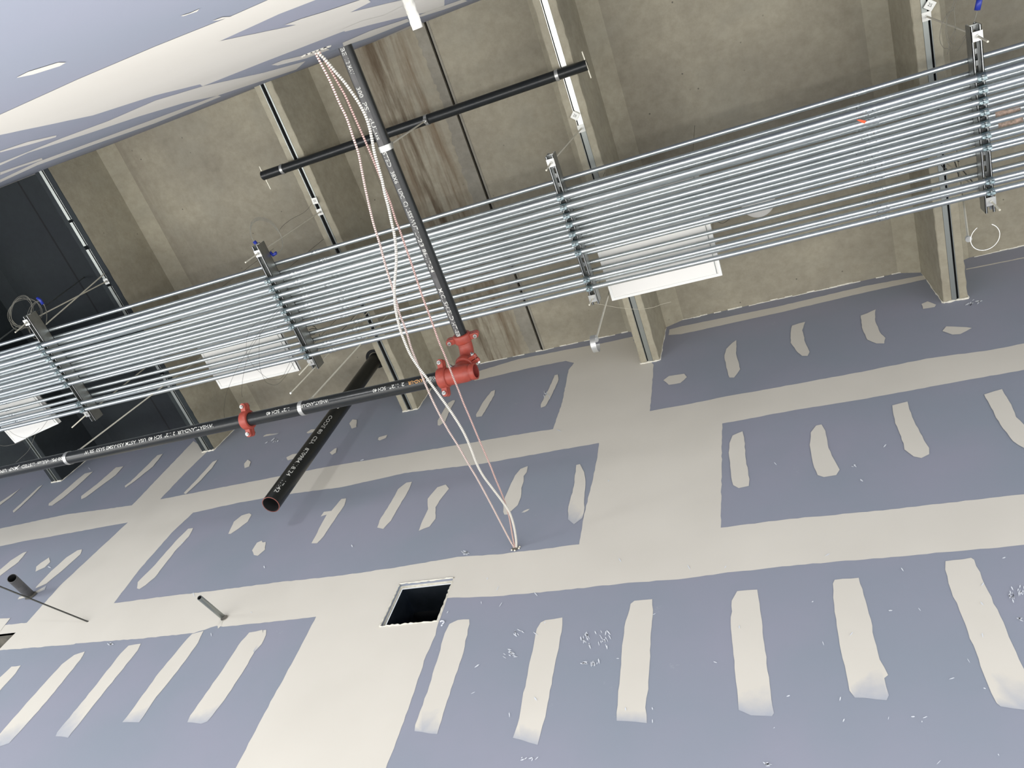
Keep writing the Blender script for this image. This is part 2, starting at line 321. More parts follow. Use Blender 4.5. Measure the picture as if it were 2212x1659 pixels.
def C(ox, oy, sc, *pts): return [(ox + x / sc, oy + y / sc) for x, y in pts]
K3 = 2.989
far_patches = [
 # upper tape with its left butt joint
 ([(-60, 1154), (0, 1142), (140, 1112), (283, 1092), (345, 1079), (520, 1045), (720, 1006), (874, 981), (1008, 958), (1130, 937), (1195, 927), (1300, 908), (1405, 888), (1472, 876), (1560, 858), (1673, 838), (1873, 801), (2000, 775), (2141, 756), (2212, 742), (2300, 726),
   (2300, 782), (2212, 799), (2067, 825), (1873, 861), (1706, 888), (1560, 915), (1294, 957), (1175, 978), (1041, 1002), (874, 1022), (740, 1052), (620, 1068), (520, 1085), (420, 1107), (279, 1128), (94, 1162), (57, 1168), (0, 1180), (-60, 1192)], None),
 ([(418, 953), (450, 973), (400, 1022), (343, 1082), (283, 1094), (330, 1045)], None),
 # second-course butt joint on the left
 ([(279, 1126), (420, 1105), (371, 1151), (300, 1232), (246, 1303), (330, 1300), (160, 1392), (0, 1405), (40, 1365), (130, 1265)], None),
 # lower tape
 ([(-80, 1360), (60, 1345), (246, 1303), (330, 1292), (480, 1274), (600, 1258), (740, 1243), (874, 1223), (988, 1203), (1075, 1198), (1180, 1185), (1252, 1176), (1400, 1156), (1557, 1140), (1706, 1121), (1873, 1106), (2050, 1086), (2212, 1068), (2320, 1058),
   (2320, 1168), (2212, 1177), (2175, 1181), (2041, 1193), (1907, 1206), (1807, 1213), (1673, 1226), (1556, 1239), (1480, 1250), (1342, 1261), (1208, 1276), (1075, 1288), (967, 1292), (820, 1315), (686, 1332), (552, 1347), (482, 1354), (468, 1352), (418, 1368), (301, 1380), (161, 1390), (0, 1405), (-80, 1412)], None),
 # butt joint between the upper and lower tape, right of the cables
 ([(1294, 955), (1560, 912), (1559, 1000), (1557, 1142), (1400, 1160), (1251, 1178), (1262, 1110), (1275, 1060), (1289, 995)], None),
 # top-course butt joint
 ([(1140, 776), (1235, 768), (1290, 755), (1368, 735), (1412, 788), (1408, 840), (1404, 892), (1300, 912), (1194, 929), (1215, 868), (1228, 800), (1240, 784), (1220, 779)], None),
 # bottom butt joint under the duct
 ([(684, 1330), (820, 1312), (967, 1290), (947, 1346), (941, 1372), (921, 1415), (895, 1495), (867, 1572), (832, 1665), (800, 1760), (460, 1760), (508, 1662), (572, 1540), (635, 1425)], None),
 # tapes just under the slab
 ([(1020, 806), (1120, 776), (1232, 754), (1300, 742), (1368, 727), (1369, 745), (1290, 770), (1232, 778), (1140, 796), (1025, 823)], None),
 ([(1446, 712), (1472, 705), (1673, 664), (1873, 617), (1994, 595), (2002, 603), (1873, 631), (1673, 678), (1472, 722), (1444, 724)], None),
 ([(2087, 581), (2212, 556), (2300, 540), (2300, 542), (2212, 558), (2087, 583)], None),
 # bottom row stud strips
 (C(740, 1104, K3, (720, 715), (745, 704), (818, 700), (820, 730), (770, 950), (700, 1150), (640, 1350), (612, 1440), (465, 1422), (470, 1380), (560, 1130), (610, 970), (660, 790), (690, 730)), (7, 8)),
 (C(740, 1104, K3, (1310, 705), (1420, 688), (1415, 780), (1370, 1000), (1310, 1330), (1290, 1390), (1260, 1510), (1100, 1465), (1130, 1380), (1200, 1020), (1255, 760), (1280, 720)), (6, 7)),
 (C(740, 1104, K3, (1885, 580), (2000, 570), (2005, 640), (1985, 900), (1975, 1150), (1955, 1270), (1965, 1370), (1770, 1355), (1770, 1300), (1800, 950), (1820, 750), (1860, 600)), (6, 7)),
 (C(1472, 1104, K3, (360, 518), (490, 508), (505, 600), (540, 900), (570, 1120), (598, 1305), (585, 1325), (450, 1320), (370, 1285), (360, 1150), (320, 760), (325, 580)), (5, 6, 7, 8)),
 (C(1472, 1104, K3, (990, 445), (1145, 432), (1200, 620), (1280, 960), (1335, 1060), (1310, 1080), (1340, 1190), (1325, 1222), (1120, 1205), (1085, 1160), (1040, 950), (1000, 700), (980, 560), (978, 470)), (6, 7, 8)),
 (C(1472, 1104, K3, (1705, 325), (1870, 303), (1890, 315), (1960, 480), (2080, 720), (2180, 960), (2260, 1120), (2320, 1290), (2212, 1284), (2060, 1262), (2035, 1240), (1950, 1050), (1850, 780), (1740, 510), (1703, 380)), (7, 8, 9)),
 (C(0, 1104, K3, (75, 1005), (135, 998), (100, 1050), (0, 1160), (-120, 1300), (-160, 1260), (0, 1075)), None),
 (C(0, 1104, K3, (480, 930), (548, 908), (520, 960), (400, 1110), (250, 1290), (60, 1500), (-30, 1530), (-60, 1500), (0, 1440), (200, 1210), (400, 990)), (5, 6, 7)),
 (C(0, 1104, K3, (830, 870), (910, 857), (890, 900), (770, 1050), (600, 1260), (440, 1465), (360, 1455), (370, 1430), (600, 1150), (780, 920)), (5, 6, 7)),
 (C(0, 1104, K3, (1240, 795), (1315, 775), (1280, 850), (1150, 1030), (1010, 1200), (900, 1365), (790, 1365), (850, 1290), (1030, 1040), (1180, 860)), (5, 6)),
 (C(0, 1104, K3, (1610, 785), (1695, 768), (1700, 800), (1600, 990), (1450, 1220), (1340, 1360), (1300, 1375), (1210, 1365), (1230, 1320), (1400, 1080), (1560, 840)), (5, 6, 7)),
 (C(0, 1104, K3, (1700, 770), (1720, 768), (1718, 800), (1690, 860), (1640, 915), (1636, 905), (1672, 845), (1698, 800)), (4, 5)),
 (C(0, 1104, K3, (1405, 735), (1440, 705), (1430, 740), (1408, 760)), None),
 # second course
 (C(0, 1104, K3, (1215, 115), (1248, 110), (1220, 165), (1130, 260), (1000, 430), (940, 480), (900, 505), (885, 500), (890, 460), (1000, 350), (1130, 200)), None),
 (C(0, 1104, K3, (1560, 30), (1610, 15), (1625, 25), (1600, 70), (1540, 115), (1490, 148), (1475, 148), (1510, 70)), None),
 (C(0, 1104, K3, (1660, 205), (1690, 192), (1697, 204), (1716, 200), (1712, 250), (1665, 290), (1640, 285), (1628, 255)), None),
 ([(738, 1078), (748, 1077), (744, 1092), (722, 1125), (700, 1158), (685, 1174), (673, 1174), (697, 1128), (706, 1112), (693, 1116), (700, 1106), (716, 1104)], None),
 ([(878, 1043), (890, 1041), (884, 1057), (865, 1090), (845, 1125), (828, 1143), (815, 1140), (820, 1125), (845, 1085), (860, 1057)], None),
 ([(945, 1053), (963, 1047), (970, 1056), (955, 1075), (941, 1096), (941, 1121), (928, 1138), (905, 1147), (910, 1132), (925, 1100), (924, 1078)], None),
 (C(980, 1000, 8.295, (1330, 60), (1310, 170), (1255, 240), (1255, 340), (1215, 450), (1205, 620), (1150, 760), (1050, 850), (960, 930), (910, 930), (890, 880), (890, 760), (920, 620), (1000, 440), (1100, 230), (1200, 110)), None),
 (C(980, 1000, 8.295, (1370, 825), (1330, 860), (1270, 890), (1210, 897), (1260, 860), (1320, 835)), (0, 3)),
 ([(1245, 1005), (1253, 1003), (1262, 1020), (1265, 1040), (1262, 1080), (1262, 1105), (1258, 1120), (1240, 1133), (1227, 1122), (1228, 1095), (1240, 1050)], (6, 7, 8)),
 (C(0, 1104, K3, (500, 255), (530, 248), (520, 280), (420, 370), (300, 470), (230, 500), (235, 490), (330, 390), (430, 300)), None),
 (C(0, 1104, K3, (265, 335), (318, 300), (325, 330), (290, 365), (230, 392), (235, 360)), None),
 (C(0, 1104, K3, (150, 270), (175, 263), (120, 330), (0, 420), (-60, 440), (0, 380), (70, 320)), None),
 (C(0, 1104, K3, (-40, 700), (0, 695), (68, 692), (30, 740), (0, 780), (-40, 800)), None),
 (C(0, 1104, K3, (180, 545), (260, 505), (300, 482), (290, 510), (230, 535), (180, 555), (115, 572), (125, 555)), (2, 3)),
 (C(1472, 500, K3, (330, 1320), (395, 1292), (405, 1330), (418, 1480), (440, 1600), (435, 1645), (370, 1659), (335, 1640), (320, 1560), (305, 1430), (310, 1370)), None),
 (C(1472, 500, K3, (905, 1248), (930, 1290), (950, 1400), (1000, 1500), (1022, 1540), (1000, 1575), (920, 1588), (880, 1575), (850, 1500), (828, 1380), (835, 1300), (870, 1255)), None),
 (C(1472, 500, K3, (1362, 1125), (1460, 1100), (1490, 1200), (1540, 1300), (1600, 1400), (1600, 1440), (1550, 1465), (1500, 1455), (1440, 1410), (1435, 1370), (1380, 1240), (1365, 1160)), None),
 (C(1472, 500, K3, (1955, 1055), (2070, 1020), (2085, 1050), (2130, 1120), (2160, 1200), (2212, 1250), (2300, 1330), (2300, 1430), (2212, 1400), (2140, 1355), (2060, 1250), (2000, 1140)), None),
 # top course
 (C(1472, 500, K3, (355, 703), (355, 800), (380, 890), (340, 945), (310, 945), (290, 880), (278, 800), (290, 760), (330, 720)), None),
 (C(1472, 500, K3, (800, 585), (780, 640), (800, 720), (828, 780), (815, 805), (780, 805), (740, 770), (705, 720), (705, 660), (715, 610), (760, 595)), None),
 (C(1472, 500, K3, (1255, 505), (1250, 570), (1280, 650), (1318, 690), (1310, 725), (1260, 725), (1200, 700), (1165, 620), (1158, 545), (1200, 530)), None),
 (C(1472, 500, K3, (1550, 470), (1590, 453), (1645, 475), (1635, 490), (1560, 502)), None),
 (C(1472, 500, K3, (1685, 645), (1710, 615), (1840, 620), (1875, 625), (1800, 665), (1750, 668)), None),
 ([(1433, 822), (1445, 813), (1478, 808), (1484, 815), (1470, 828), (1445, 832)], None),
 (C(740, 500, K3, (1370, 930), (1390, 925), (1395, 960), (1350, 1060), (1310, 1130), (1280, 1140), (1280, 1120), (1310, 1060), (1350, 980)), None),
 (C(740, 500, K3, (960, 1035), (985, 1025), (980, 1060), (900, 1195), (865, 1200), (862, 1185), (910, 1100)), None),
 (C(920, 860, 11.06, (640, 60), (690, 55), (695, 80), (600, 250), (540, 370), (470, 560), (330, 665), (285, 655), (285, 540), (370, 390), (470, 220), (540, 120)), None),
 (C(740, 500, K3, (235, 1330), (290, 1315), (280, 1335), (240, 1352), (228, 1345)), None),
 (C(740, 500, K3, (65, 1215), (92, 1218), (90, 1265), (60, 1275), (45, 1240)), None),
 (C(0, 900, 8.508, (1560, 1050), (1710, 1015), (1650, 1070), (1400, 1300), (1150, 1510), (960, 1640), (895, 1640), (900, 1600), (1150, 1400), (1400, 1180)), None),
 ([(251, 1010), (267, 1008), (250, 1027), (215, 1053), (185, 1075), (176, 1079), (176, 1072), (210, 1046)], None),
 ([(340, 984), (352, 981), (331, 1008), (291, 1040), (271, 1054), (270, 1050), (282, 1041), (314, 1010)], None),
 ([(460, 998), (470, 994), (458, 1012), (430, 1042), (402, 1068), (397, 1066), (420, 1042)], None),
 ([(84, 1052), (92, 1048), (75, 1066), (45, 1095), (30, 1108), (28, 1104), (50, 1084)], None),
 ([(38, 1060), (45, 1055), (25, 1073), (0, 1092), (-20, 1105), (-10, 1092)], None),
 (C(0, 500, K3, (1600, 1475), (1620, 1490), (1610, 1520), (1580, 1530), (1578, 1500)), None),
 (C(0, 500, K3, (2130, 1430), (2160, 1405), (2175, 1400), (2170, 1430), (2145, 1445)), None),
 (C(0, 500, K3, (1850, 1460), (1890, 1440), (1950, 1432), (1960, 1440), (1900, 1470), (1860, 1480)), None),
 (C(0, 500, K3, (1705, 1320), (1720, 1312), (1805, 1302), (1790, 1312), (1700, 1328)), (2, 3)),
 (C(0, 500, K3, (1980, 1300), (2010, 1280), (2060, 1276), (2050, 1290), (1990, 1306)), None),
]
def wall_box(mb, x0, x1, z0, z1, y, t, k):
    mb.box(x0, x1, min(y, y + t), max(y, y + t), z0, z1, k)
mb = MB(); cov = {}
ZF = -1.62
DX0, DX1, DZ0, DZ1 = -2.162, -1.842, 2.566, 2.865          # duct opening
HX0, HX1, HZ0, HZ1 = -5.62, -5.0, 2.2, 2.828              # opening at the left
ZT = H
for (a, b, c, d) in ((X0, HX0, ZF, ZT), (HX0, HX1, ZF, HZ0), (HX0, HX1, HZ1, ZT), (HX1, DX0, ZF, ZT), (DX0, DX1, ZF, DZ0), (DX0, DX1, DZ1, ZT), (DX1, X1, ZF, ZT)):
    wall_box(mb, a, b, c, d, YW, .016, 'paper')
def inside_duct(P): return DX0 < P.x < DX1 and DZ0 < P.z < DZ1
for i, (pp, soft) in enumerate(far_patches):
    pts = [on(x, y, 1, YW) for x, y in pp]
    patch(mb, cov, pts, (0, -1, 0), .0006 + i * .00004, soft=set(soft) if soft else None)
# cut the mud away over the duct opening: done below with a boolean-free trick (faces split by bisect)
# scuffs, chalk marks, dust prints
def scuff(px, py, n, w, h, ang, k='chalk', off=.0035):
    for _ in range(n):
        cx, cy = px + random.gauss(0, w / 2.5), py + random.gauss(0, h / 2.5); L = random.uniform(2, 7); t = random.uniform(.6, 1.6); a = ang + random.gauss(0, .25)
        c_, s_ = math.cos(a), math.sin(a)
        q = [(-L, -t * .3), (0, -t), (L, -t * .2), (L * .6, t * .7), (-L * .5, t)]
        pts = [on(cx + x * c_ - y * s_, cy + x * s_ + y * c_, 1, YW) for x, y in q]
        i0 = len(mb.v); mb.v += [tuple(p + Vector((0, -off, 0))) for p in pts]; mb.face(range(i0, i0 + 5), k)
scuff(1266, 1382, 14, 14, 20, 1.2); scuff(1303, 1378, 16, 18, 24, 1.2); scuff(1262, 1434, 6, 8, 5, .3); scuff(1285, 1434, 7, 14, 8, 1.5)
scuff(1120, 1368, 8, 20, 10, .6); scuff(1100, 1412, 12, 20, 12, .4); scuff(2185, 1285, 10, 8, 16, 1.2); scuff(2203, 1282, 10, 8, 20, 1.5); scuff(2205, 1338, 4, 8, 6, .2)
scuff(1006, 1194, 9, 10, 6, .5); scuff(1656, 1652, 10, 14, 5, .1); scuff(1178, 851, 6, 8, 12, 1.3); scuff(2105, 655, 8, 30, 8, 2.6)
scuff(1840, 1008, 3, 12, 6, .5); scuff(240, 1391, 5, 8, 5, .4); scuff(1135, 1640, 6, 25, 8, 2.6); scuff(598, 955, 6, 30, 10, 2.4)
for _ in range(90):
    scuff(random.uniform(900, 2200), random.uniform(1180, 1650), 1, 1, 1, random.uniform(0, 3)) if random.random() < .45 else scuff(random.uniform(100, 2200), random.uniform(930, 1400), 1, 1, 1, random.uniform(0, 3)) if random.random() < .4 else None
# chalk question mark beside the duct
q = C(800, 1220, 11.06, (1672, 1375), (1715, 1352), (1760, 1358), (1770, 1385), (1745, 1410), (1735, 1425))
mb.path([on(x, y, 1, YW) + Vector((0, -.004, 0)) for x, y in q], .0035, 'chalk', 6)
p = on(800 + 1715 / 11.06, 1220 + 1462 / 11.06, 1, YW) + Vector((0, -.003, 0)); mb.cyl(p, p + Vector((0, -.003, 0)), .005, 'chalk', 10)
# crumbs of compound along the top of the board
for xa in [x for x in [X0 + i * .05 for i in range(int((X1 - X0) / .05))]]:
    if any(abs(xa - rx) < .13 for rx, _ in RIBS): continue
    if random.random() < .75:
        h = random.uniform(.003, .010); mb.box(xa, xa + .052, YW - h, YW + .001, ZT - random.uniform(.004, .012), ZT - .0005, 'core')
for rx, _ in RIBS:      # bead round the ribs
    for sgn in (-1, 1):
        pts = [(rx + sgn * (.068 + .018 * t), YW - .002, ZR + (5.35 - ZR) * t) for t in [j / 14 for j in range(15)]]
        mb.path([(x + random.uniform(-.003, .003), y, z) for x, y, z in pts], .006, 'core', 6, rf=lambda i: random.uniform(.002, .006))
    pts = [(rx - .068 + .136 * j / 10, YW - .002, ZR - .003 + random.uniform(-.004, .004)) for j in range(11)]
    mb.path(pts, .008, 'core', 6, rf=lambda i: random.uniform(.003, .011))
wf = mb.build('wall_far')
put_cover(wf, cov, len(mb.v)); tag(wf, kind='structure')
# remove mud over the duct opening (the faces are cut on the four sides of the hole)
bm = bmesh.new(); bm.from_mesh(wf.data)
mi = [i for i, k in enumerate(mb.slots) if k == 'mud'][0]
for co, no in (((DX0, 0, 0), (1, 0, 0)), ((DX1, 0, 0), (1, 0, 0)), ((0, 0, DZ0), (0, 0, 1)), ((0, 0, DZ1), (0, 0, 1)), ((HX1, 0, 0), (1, 0, 0)), ((0, 0, HZ1), (0, 0, 1)), ((0, 0, HZ0), (0, 0, 1)), ((HX0, 0, 0), (1, 0, 0))):
    fs = [f for f in bm.faces if f.material_index == mi and len(f.verts) > 4]
    g = set(fs); [g.update(f.edges) for f in fs]; [g.update(f.verts) for f in fs]
    bmesh.ops.bisect_plane(bm, geom=list(g), plane_co=co, plane_no=no, dist=1e-6)
def in_hole(c): return (DX0 < c.x < DX1 and DZ0 < c.z < DZ1) or (HX0 < c.x < HX1 and HZ0 < c.z < HZ1)
kill = [f for f in bm.faces if f.material_index == mi and in_hole(f.calc_center_median())]
bmesh.ops.delete(bm, geom=kill, context='FACES')
bm.to_mesh(wf.data); bm.free()

# ---- near wall (the camera is held close to it)
KA = 2.989
near_patches = [
 [(-60, 278), (0, 247), (167, 171), (334, 100), (502, 33), (590, -6), (650, -34), (760, -80), (800, -60), (690, -4), (602, 30), (475, 88), (619, 58), (740, 30), (900, -8), (960, -20), (960, 20), (880, 34), (740, 68), (569, 134), (438, 186), (431, 182), (334, 206), (200, 249), (0, 291), (-60, 306)],
 [(-60, 378), (0, 352), (134, 298), (234, 261), (335, 217), (438, 186), (569, 157), (660, 132), (640, 150), (468, 207), (401, 221), (301, 251), (200, 285), (60, 330), (0, 357), (-60, 384)],
 [(0, 326), (60, 306), (122, 292), (120, 296), (60, 313), (0, 329)],
 [(36, 166), (60, 154), (125, 134), (142, 134), (128, 142), (70, 160), (36, 167)],
 [(390, 33), (410, 27), (430, 18), (425, 24), (395, 34)],
 [(458, 44), (480, 36), (500, 35), (470, 43)],
 [(615, 53), (650, 40), (700, 25), (745, 10), (790, -5), (800, 4), (745, 32), (690, 45), (640, 53)],
 [(0, 388), (80, 350), (200, 306), (330, 258), (470, 206), (478, 208), (335, 266), (200, 313), (80, 357), (0, 394)],
 [(0, 372), (40, 358), (90, 341), (92, 345), (40, 362), (0, 378)],
 [(586, 140), (610, 130), (660, 118), (706, 104), (712, 107), (660, 126), (600, 141)],
 [(740, 62), (780, 45), (830, 32), (870, 12), (872, 18), (835, 40), (790, 56), (745, 68)],
 [(740, 92), (800, 66), (880, 40), (884, 46), (800, 80), (742, 100)],
 [(900, 34), (960, 12), (1000, -2), (1010, 2), (960, 20), (903, 38)],
 [(905, 47), (960, 34), (1010, 14), (1060, -6), (1070, -2), (1010, 24), (960, 42), (908, 56)],
 [(0, 405), (100, 365), (250, 309), (400, 250), (555, 188), (740, 117), (905, 55), (1060, -2), (1062, 1), (906, 58), (740, 120), (555, 192), (400, 254), (250, 313), (100, 369), (0, 409)],
]
mb = MB(); cov = {}
mb.box(X0, X1, YN - .016, YN, ZF, H + .02, 'paper')
for i, pp in enumerate(near_patches):
    pts = [on(x, y, 1, YN) for x, y in pp]
    if any(p.z < 0 for p in pts): pts = [p for p in pts if p.z > 0]
    pts = [Vector((max(X0, p.x), p.y, min(p.z, H - .01))) for p in pts]
    patch(mb, cov, pts, (0, 1, 0), .0003 + i * .00003, jit=.001)
wn = mb.build('wall_near'); put_cover(wn, cov, len(mb.v)); tag(wn, kind='structure')

# ---- floor
mb = MB(); mb.box(X0, X1, YN - .02, YW + .02, ZF - .1, ZF, 'floor'); tag(mb.build('floor'), kind='structure')

# ---- ceiling: precast double tees; slab, grout band and open joint
JX = -1.849
YA, YB = YN - .3, YW + .35
ROOT = tag(bpy.data.objects.new('ceiling', None), kind='structure'); COL.objects.link(ROOT)
mb = MB()
XB = -4.87    # the black paint ends here, on the edge of the second rib
mb.box(X0, XB, YA, YB, H, H + .12, 'concblack')
mb.box(XB, JX - .011, YA, YB, H, H + .12, 'conc')
mb.box(JX + .011, X1, YA, YB, H, H + .12, 'conc')
mb.box(JX - .011, JX + .011, YA, YB, H + .04, H + .12, 'dark')
mb.box(-5.66, -5.645, YA, YB, H - .001, H + .01, 'dark')
# ragged grout lip left of the joint
pts = []; y = YA
while y < YB: pts.append((JX - .095 + .018 * math.sin(y * 5) + random.uniform(-.012, .012), y)); y += random.uniform(.012, .035)
poly = [(JX - .008, YA, H - .004)] + [(x, yy, H - .004) for x, yy in pts] + [(JX - .008, YB, H - .004)]
mb.prism(poly, (0, 0, .006), 'grout')
mb.box(JX + .010, JX + .026, YA, YB, H - .003, H + .01, 'grout')
slab = mb.build('slab', ROOT)
def rib_mesh(rx, idx):
    mb = MB()
    prof = [(-.066, 0), (.066, 0), (.087, 5.367 - ZR), (.215, H - ZR), (.215, H - ZR + .02), (-.215, H - ZR + .02), (-.215, H - ZR), (-.087, 5.367 - ZR)]
    # slot for the strut channel cast into the soffit
    prof = [(-.066, 0.004), (-.062, 0), (-.0215, 0), (-.0215, .03), (.0215, .03), (.0215, 0), (.062, 0)] + [(.066, .004)] + prof[2:]
    n = len(prof); ys = [YA + (YB - YA) * j / 90 for j in range(91)]
    rr = []
    for yy in ys:
        r = []
        for j, (x, z) in enumerate(prof):
            ch = random.uniform(-.0025, .0025) if j in (0, 1, 6, 7) else 0
            r.append((rx + x + ch, yy, ZR + z + abs(ch) * .6))
        rr.append(r)
    k = 'concblack' if idx <= 1 else 'concrib'
    mb.rings(rr, k, False, True, True)
    if idx == 1:      # only the soffit and left face of this rib are painted black
        for fi, f in enumerate(mb.f):
            j = fi % n
            if fi < n * 90 and (j in (7, 8, 9)): mb.m[fi] = mb.slot('concrib')
    o = mb.build('rib', ROOT); return fixn(o)
for rx, i in RIBS: rib_mesh(rx, i)

# ================================================================ THINGS IN THE CEILING
# strut channels cast into the rib soffits
chan_lab = {0: ('black painted metal channel in the far left rib beyond the tilted light panel', 'changrey'),
            1: ('chipped pale strip of channel along the black painted rib', 'changrey'),
            2: ('grey metal channel set in the rib beside the long hanging black pipe', 'changrey'),
            3: ('metal channel coloured with white glare in the rib behind the right end of the cross pipe', 'changlare'),
            4: ('grey metal channel set in the rib nearest the empty round hanger band', 'changrey')}
for rx, i in RIBS[:5]:
    k = chan_lab[i][1]; mb = MB()
    lip = {0: (.009, .009), 1: (.026, .004), 2: (.006, .010), 3: (.002, .031), 4: (.026, .004)}[i]
    runs = [(YA + .1, YB - .1)] if i not in (1, 3) else [(YA + .1, .79), (.80, YB - .1)] if i == 3 else [(YA + .1, .31), (.33, .52), (.55, .80), (.86, 1.25), (1.29, 1.62), (1.66, YB - .1)]
    for ri, (ya, yb) in enumerate(runs):
        kk = k if not (i == 3 and ri == 1) else 'changrey'
        for sg in (-1, 1):
            mb.box(rx + sg * .0205 - (.0025 if sg > 0 else 0), rx + sg * .0205 + (.0025 if sg < 0 else 0), ya, yb, ZR - .001, ZR + .026, kk)
        mb.box(rx + .0205 - lip[1], rx + .0205, ya, yb, ZR - .0015, ZR + .0015, kk)
        mb.box(rx - .0205, rx - .0205 + lip[0], ya, yb, ZR - .0015, ZR + .0015, kk)
        mb.box(rx - .018, rx + .018, ya, yb, ZR + .024, ZR + .027, 'dark' if i != 0 else kk)
    o = mb.build('strut_channel', None); tag(o, chan_lab[i][0], 'channel', 'channels cast into the ceiling ribs')

# ---- trapeze hangers: two back-to-back struts on two threaded rods
XT = [-4.745, -2.835, -.975, .970]
rodA = [((245, 603), (57, 697), (33, 718)), ((690, 458), (557, 548), (530, 567)), ((1247, 280), (1190, 352), (1180, 368)), ((2008, 33), (2112, 78), (2134, 90))]
rodB = [((187, 895), (155, 924)), ((671, 783), (646, 810)), ((1280, 645), (1273, 659)), ((2141, 435), (2160, 454))]
YLO = [.950, 1.004, 1.054, 1.104, 1.157, 1.209, 1.264, 1.423, 1.476]
RLO = [.0172, .0172, .0140, .0140, .0140, .0140, .0140, .0140, .0140]
RUP = [.0125, .0125, .0145, .0145, .0145, .0145, .0145, .0145, .0117, .0117, .0125, .0140]
YUP = [.890, .948, 1.000, 1.051, 1.104, 1.161, 1.211, 1.265, 1.316, 1.371, 1.420, 1.479]
ZC = ZS - .003
trap_lab = ['strut trapeze on rods below the black painted ceiling', 'strut trapeze with a blue-taped coil of wire on its upper end',
            'strut trapeze beside the big white light panel under the bright channel', 'strut trapeze at the right with its slotted holes showing at both ends']
def strut(mb, x, y0, y1):
    w, t, d, lip = .0413, .0027, .0413, .0095
    for base, sg in ((ZS, 1), (ZS + 2 * d, -1)):     # lower channel opens down, upper one opens up
        zb = base + sg * d
        a, b = sorted((base, zb))
        for s_ in (-1, 1):
            mb.box(x + s_ * w / 2 - (t if s_ > 0 else 0), x + s_ * w / 2 + (t if s_ < 0 else 0), y0, y1, a, b, 'galv2')
            xi = x + s_ * (w / 2 - lip); xo = x + s_ * w / 2
            z0_, z1_ = sorted((base, base + sg * t)); mb.box(min(xi, xo), max(xi, xo), y0, y1, z0_, z1_, 'galv2')
            z0_, z1_ = sorted((base, base + sg * .007)); xa, xb = sorted((xi, xi + s_ * t)); mb.box(xa, xb, y0, y1, z0_, z1_, 'galv2')
        z0_, z1_ = sorted((zb, zb - sg * t))
        yy = y0; p, sl = .0508, .0286                     # slotted back
        mb.box(x - w / 2 + t, x - .007, y0, y1, z0_, z1_, 'galv2'); mb.box(x + .007, x + w / 2 - t, y0, y1, z0_, z1_, 'galv2')
        while yy < y1:
            mb.box(x - .007, x + .007, yy, min(y1, yy + (p - sl)), z0_, z1_, 'galv2'); yy += p
def clamp_mb(x, y, r):
    """two-piece strut clamp round a conduit under the strut"""
    mb = MB(); zc = ZC - r; w = .016; R = r + .0022; seg = 14
    for sg in (-1, 1):
        rr = []
        for j in range(seg + 1):
            a = -math.pi / 2 + sg * .30 + (math.pi * .86 - .30) * sg * j / seg
            ca, sa = math.cos(a), math.sin(a)
            rr.append([(x + u, y + ca * q, zc + sa * q) for u, q in ((-w, R - .0018), (w, R - .0018), (w, R + .0012), (-w, R + .0012))])
        mb.rings(rr, 'zinc', False, True, True)
        mb.box(x - w, x + w, *sorted((y + sg * .0045, y + sg * .0065)), zc - R - .016, zc - R + .002, 'zinc')     # ears below
    mb.box(x - w - .002, x + w + .002, y - .007, y + .007, zc - R - .004, zc - R - .001, 'zinc')
    mb.cyl((x, y - .017, zc - R - .010), (x, y + .017, zc - R - .010), .0034, 'zinc', 8)
    mb.lathe((x, y - .0105, zc - R - .010), (0, -1, 0), [(0, .006), (.004, .006)], 'screw', 6, True, True, False)
    mb.lathe((x, y + .0075, zc - R - .010), (0, 1, 0), [(0, .006), (.005, .006)], 'screw', 6, True, True, False)
    return mb
def washer_nut(mb, x, y, z, d=(0, 0, 1)):
    mb.box(x - .0205, x + .0205, y - .0205, y + .0205, z - .0065, z - .0005, 'band')
    mb.lathe((x, y, z - .0065), (0, 0, -1), [(0, .0088), (.008, .0088)], 'band', 6, True, True, False)
def threaded(mb, p, q, r=.0048, k='rod'):
    p, q = Vector(p), Vector(q); L = (q - p).length; n = max(4, int(L / .004)); n = min(n, 320)
    mb.lathe(p, q - p, [(L * i / n, r if i % 2 else r * .86) for i in range(n + 1)], k, 10, True, True)
for i, x in enumerate(XT):
    t = thing('trapeze_hanger', (x, .78, ZS), trap_lab[i], 'hanger', 'trapezes carrying the conduit rack')
    y0 = [.735, .735, .735, .735][i]; y1 = 1.585 if i == 0 else 1.585
    mb = MB(); strut(mb, x, y0, y1); part(mb, 'strut', t)
    wA = on(*rodA[i][1], 2, ZS - .006); tA = on(*rodA[i][0], 2, ZR); eA = on(*rodA[i][2], 2, ZS - .14)
    tA = Vector((RIBS[i + 1][0], tA.y, ZR))
    mb = MB(); threaded(mb, (wA.x, wA.y, ZS + .0), tA); threaded(mb, eA.lerp(Vector((wA.x, wA.y, ZS)), 0), (wA.x, wA.y, ZS)); part(mb, 'threaded_rod', t)
    mb = MB(); washer_nut(mb, wA.x, wA.y, ZS); part(mb, 'square_washer', t)
    mb = MB(); mb.box(tA.x - .022, tA.x + .022, tA.y - .022, tA.y + .022, ZR - .007, ZR - .001, 'band'); mb.lathe((tA.x, tA.y, ZR - .007), (0, 0, -1), [(0, .0088), (.008, .0088)], 'band', 6, True, True, False); part(mb, 'rod_clip', t)
    wB = on(*rodB[i][0], 2, ZS - .006); eB = on(*rodB[i][1], 2, ZS - .10)
    mb = MB(); threaded(mb, (wB.x, wB.y, ZS), (RIBS[i + 1][0], wB.y + .01, ZR)); threaded(mb, eB, (wB.x, wB.y, ZS)); part(mb, 'threaded_rod', t)
    mb = MB(); washer_nut(mb, wB.x, wB.y, ZS); part(mb, 'square_washer', t)
    for y, r in zip(YLO, RLO):
        c = part(clamp_mb(x, y, r), 'conduit_clamp', t)

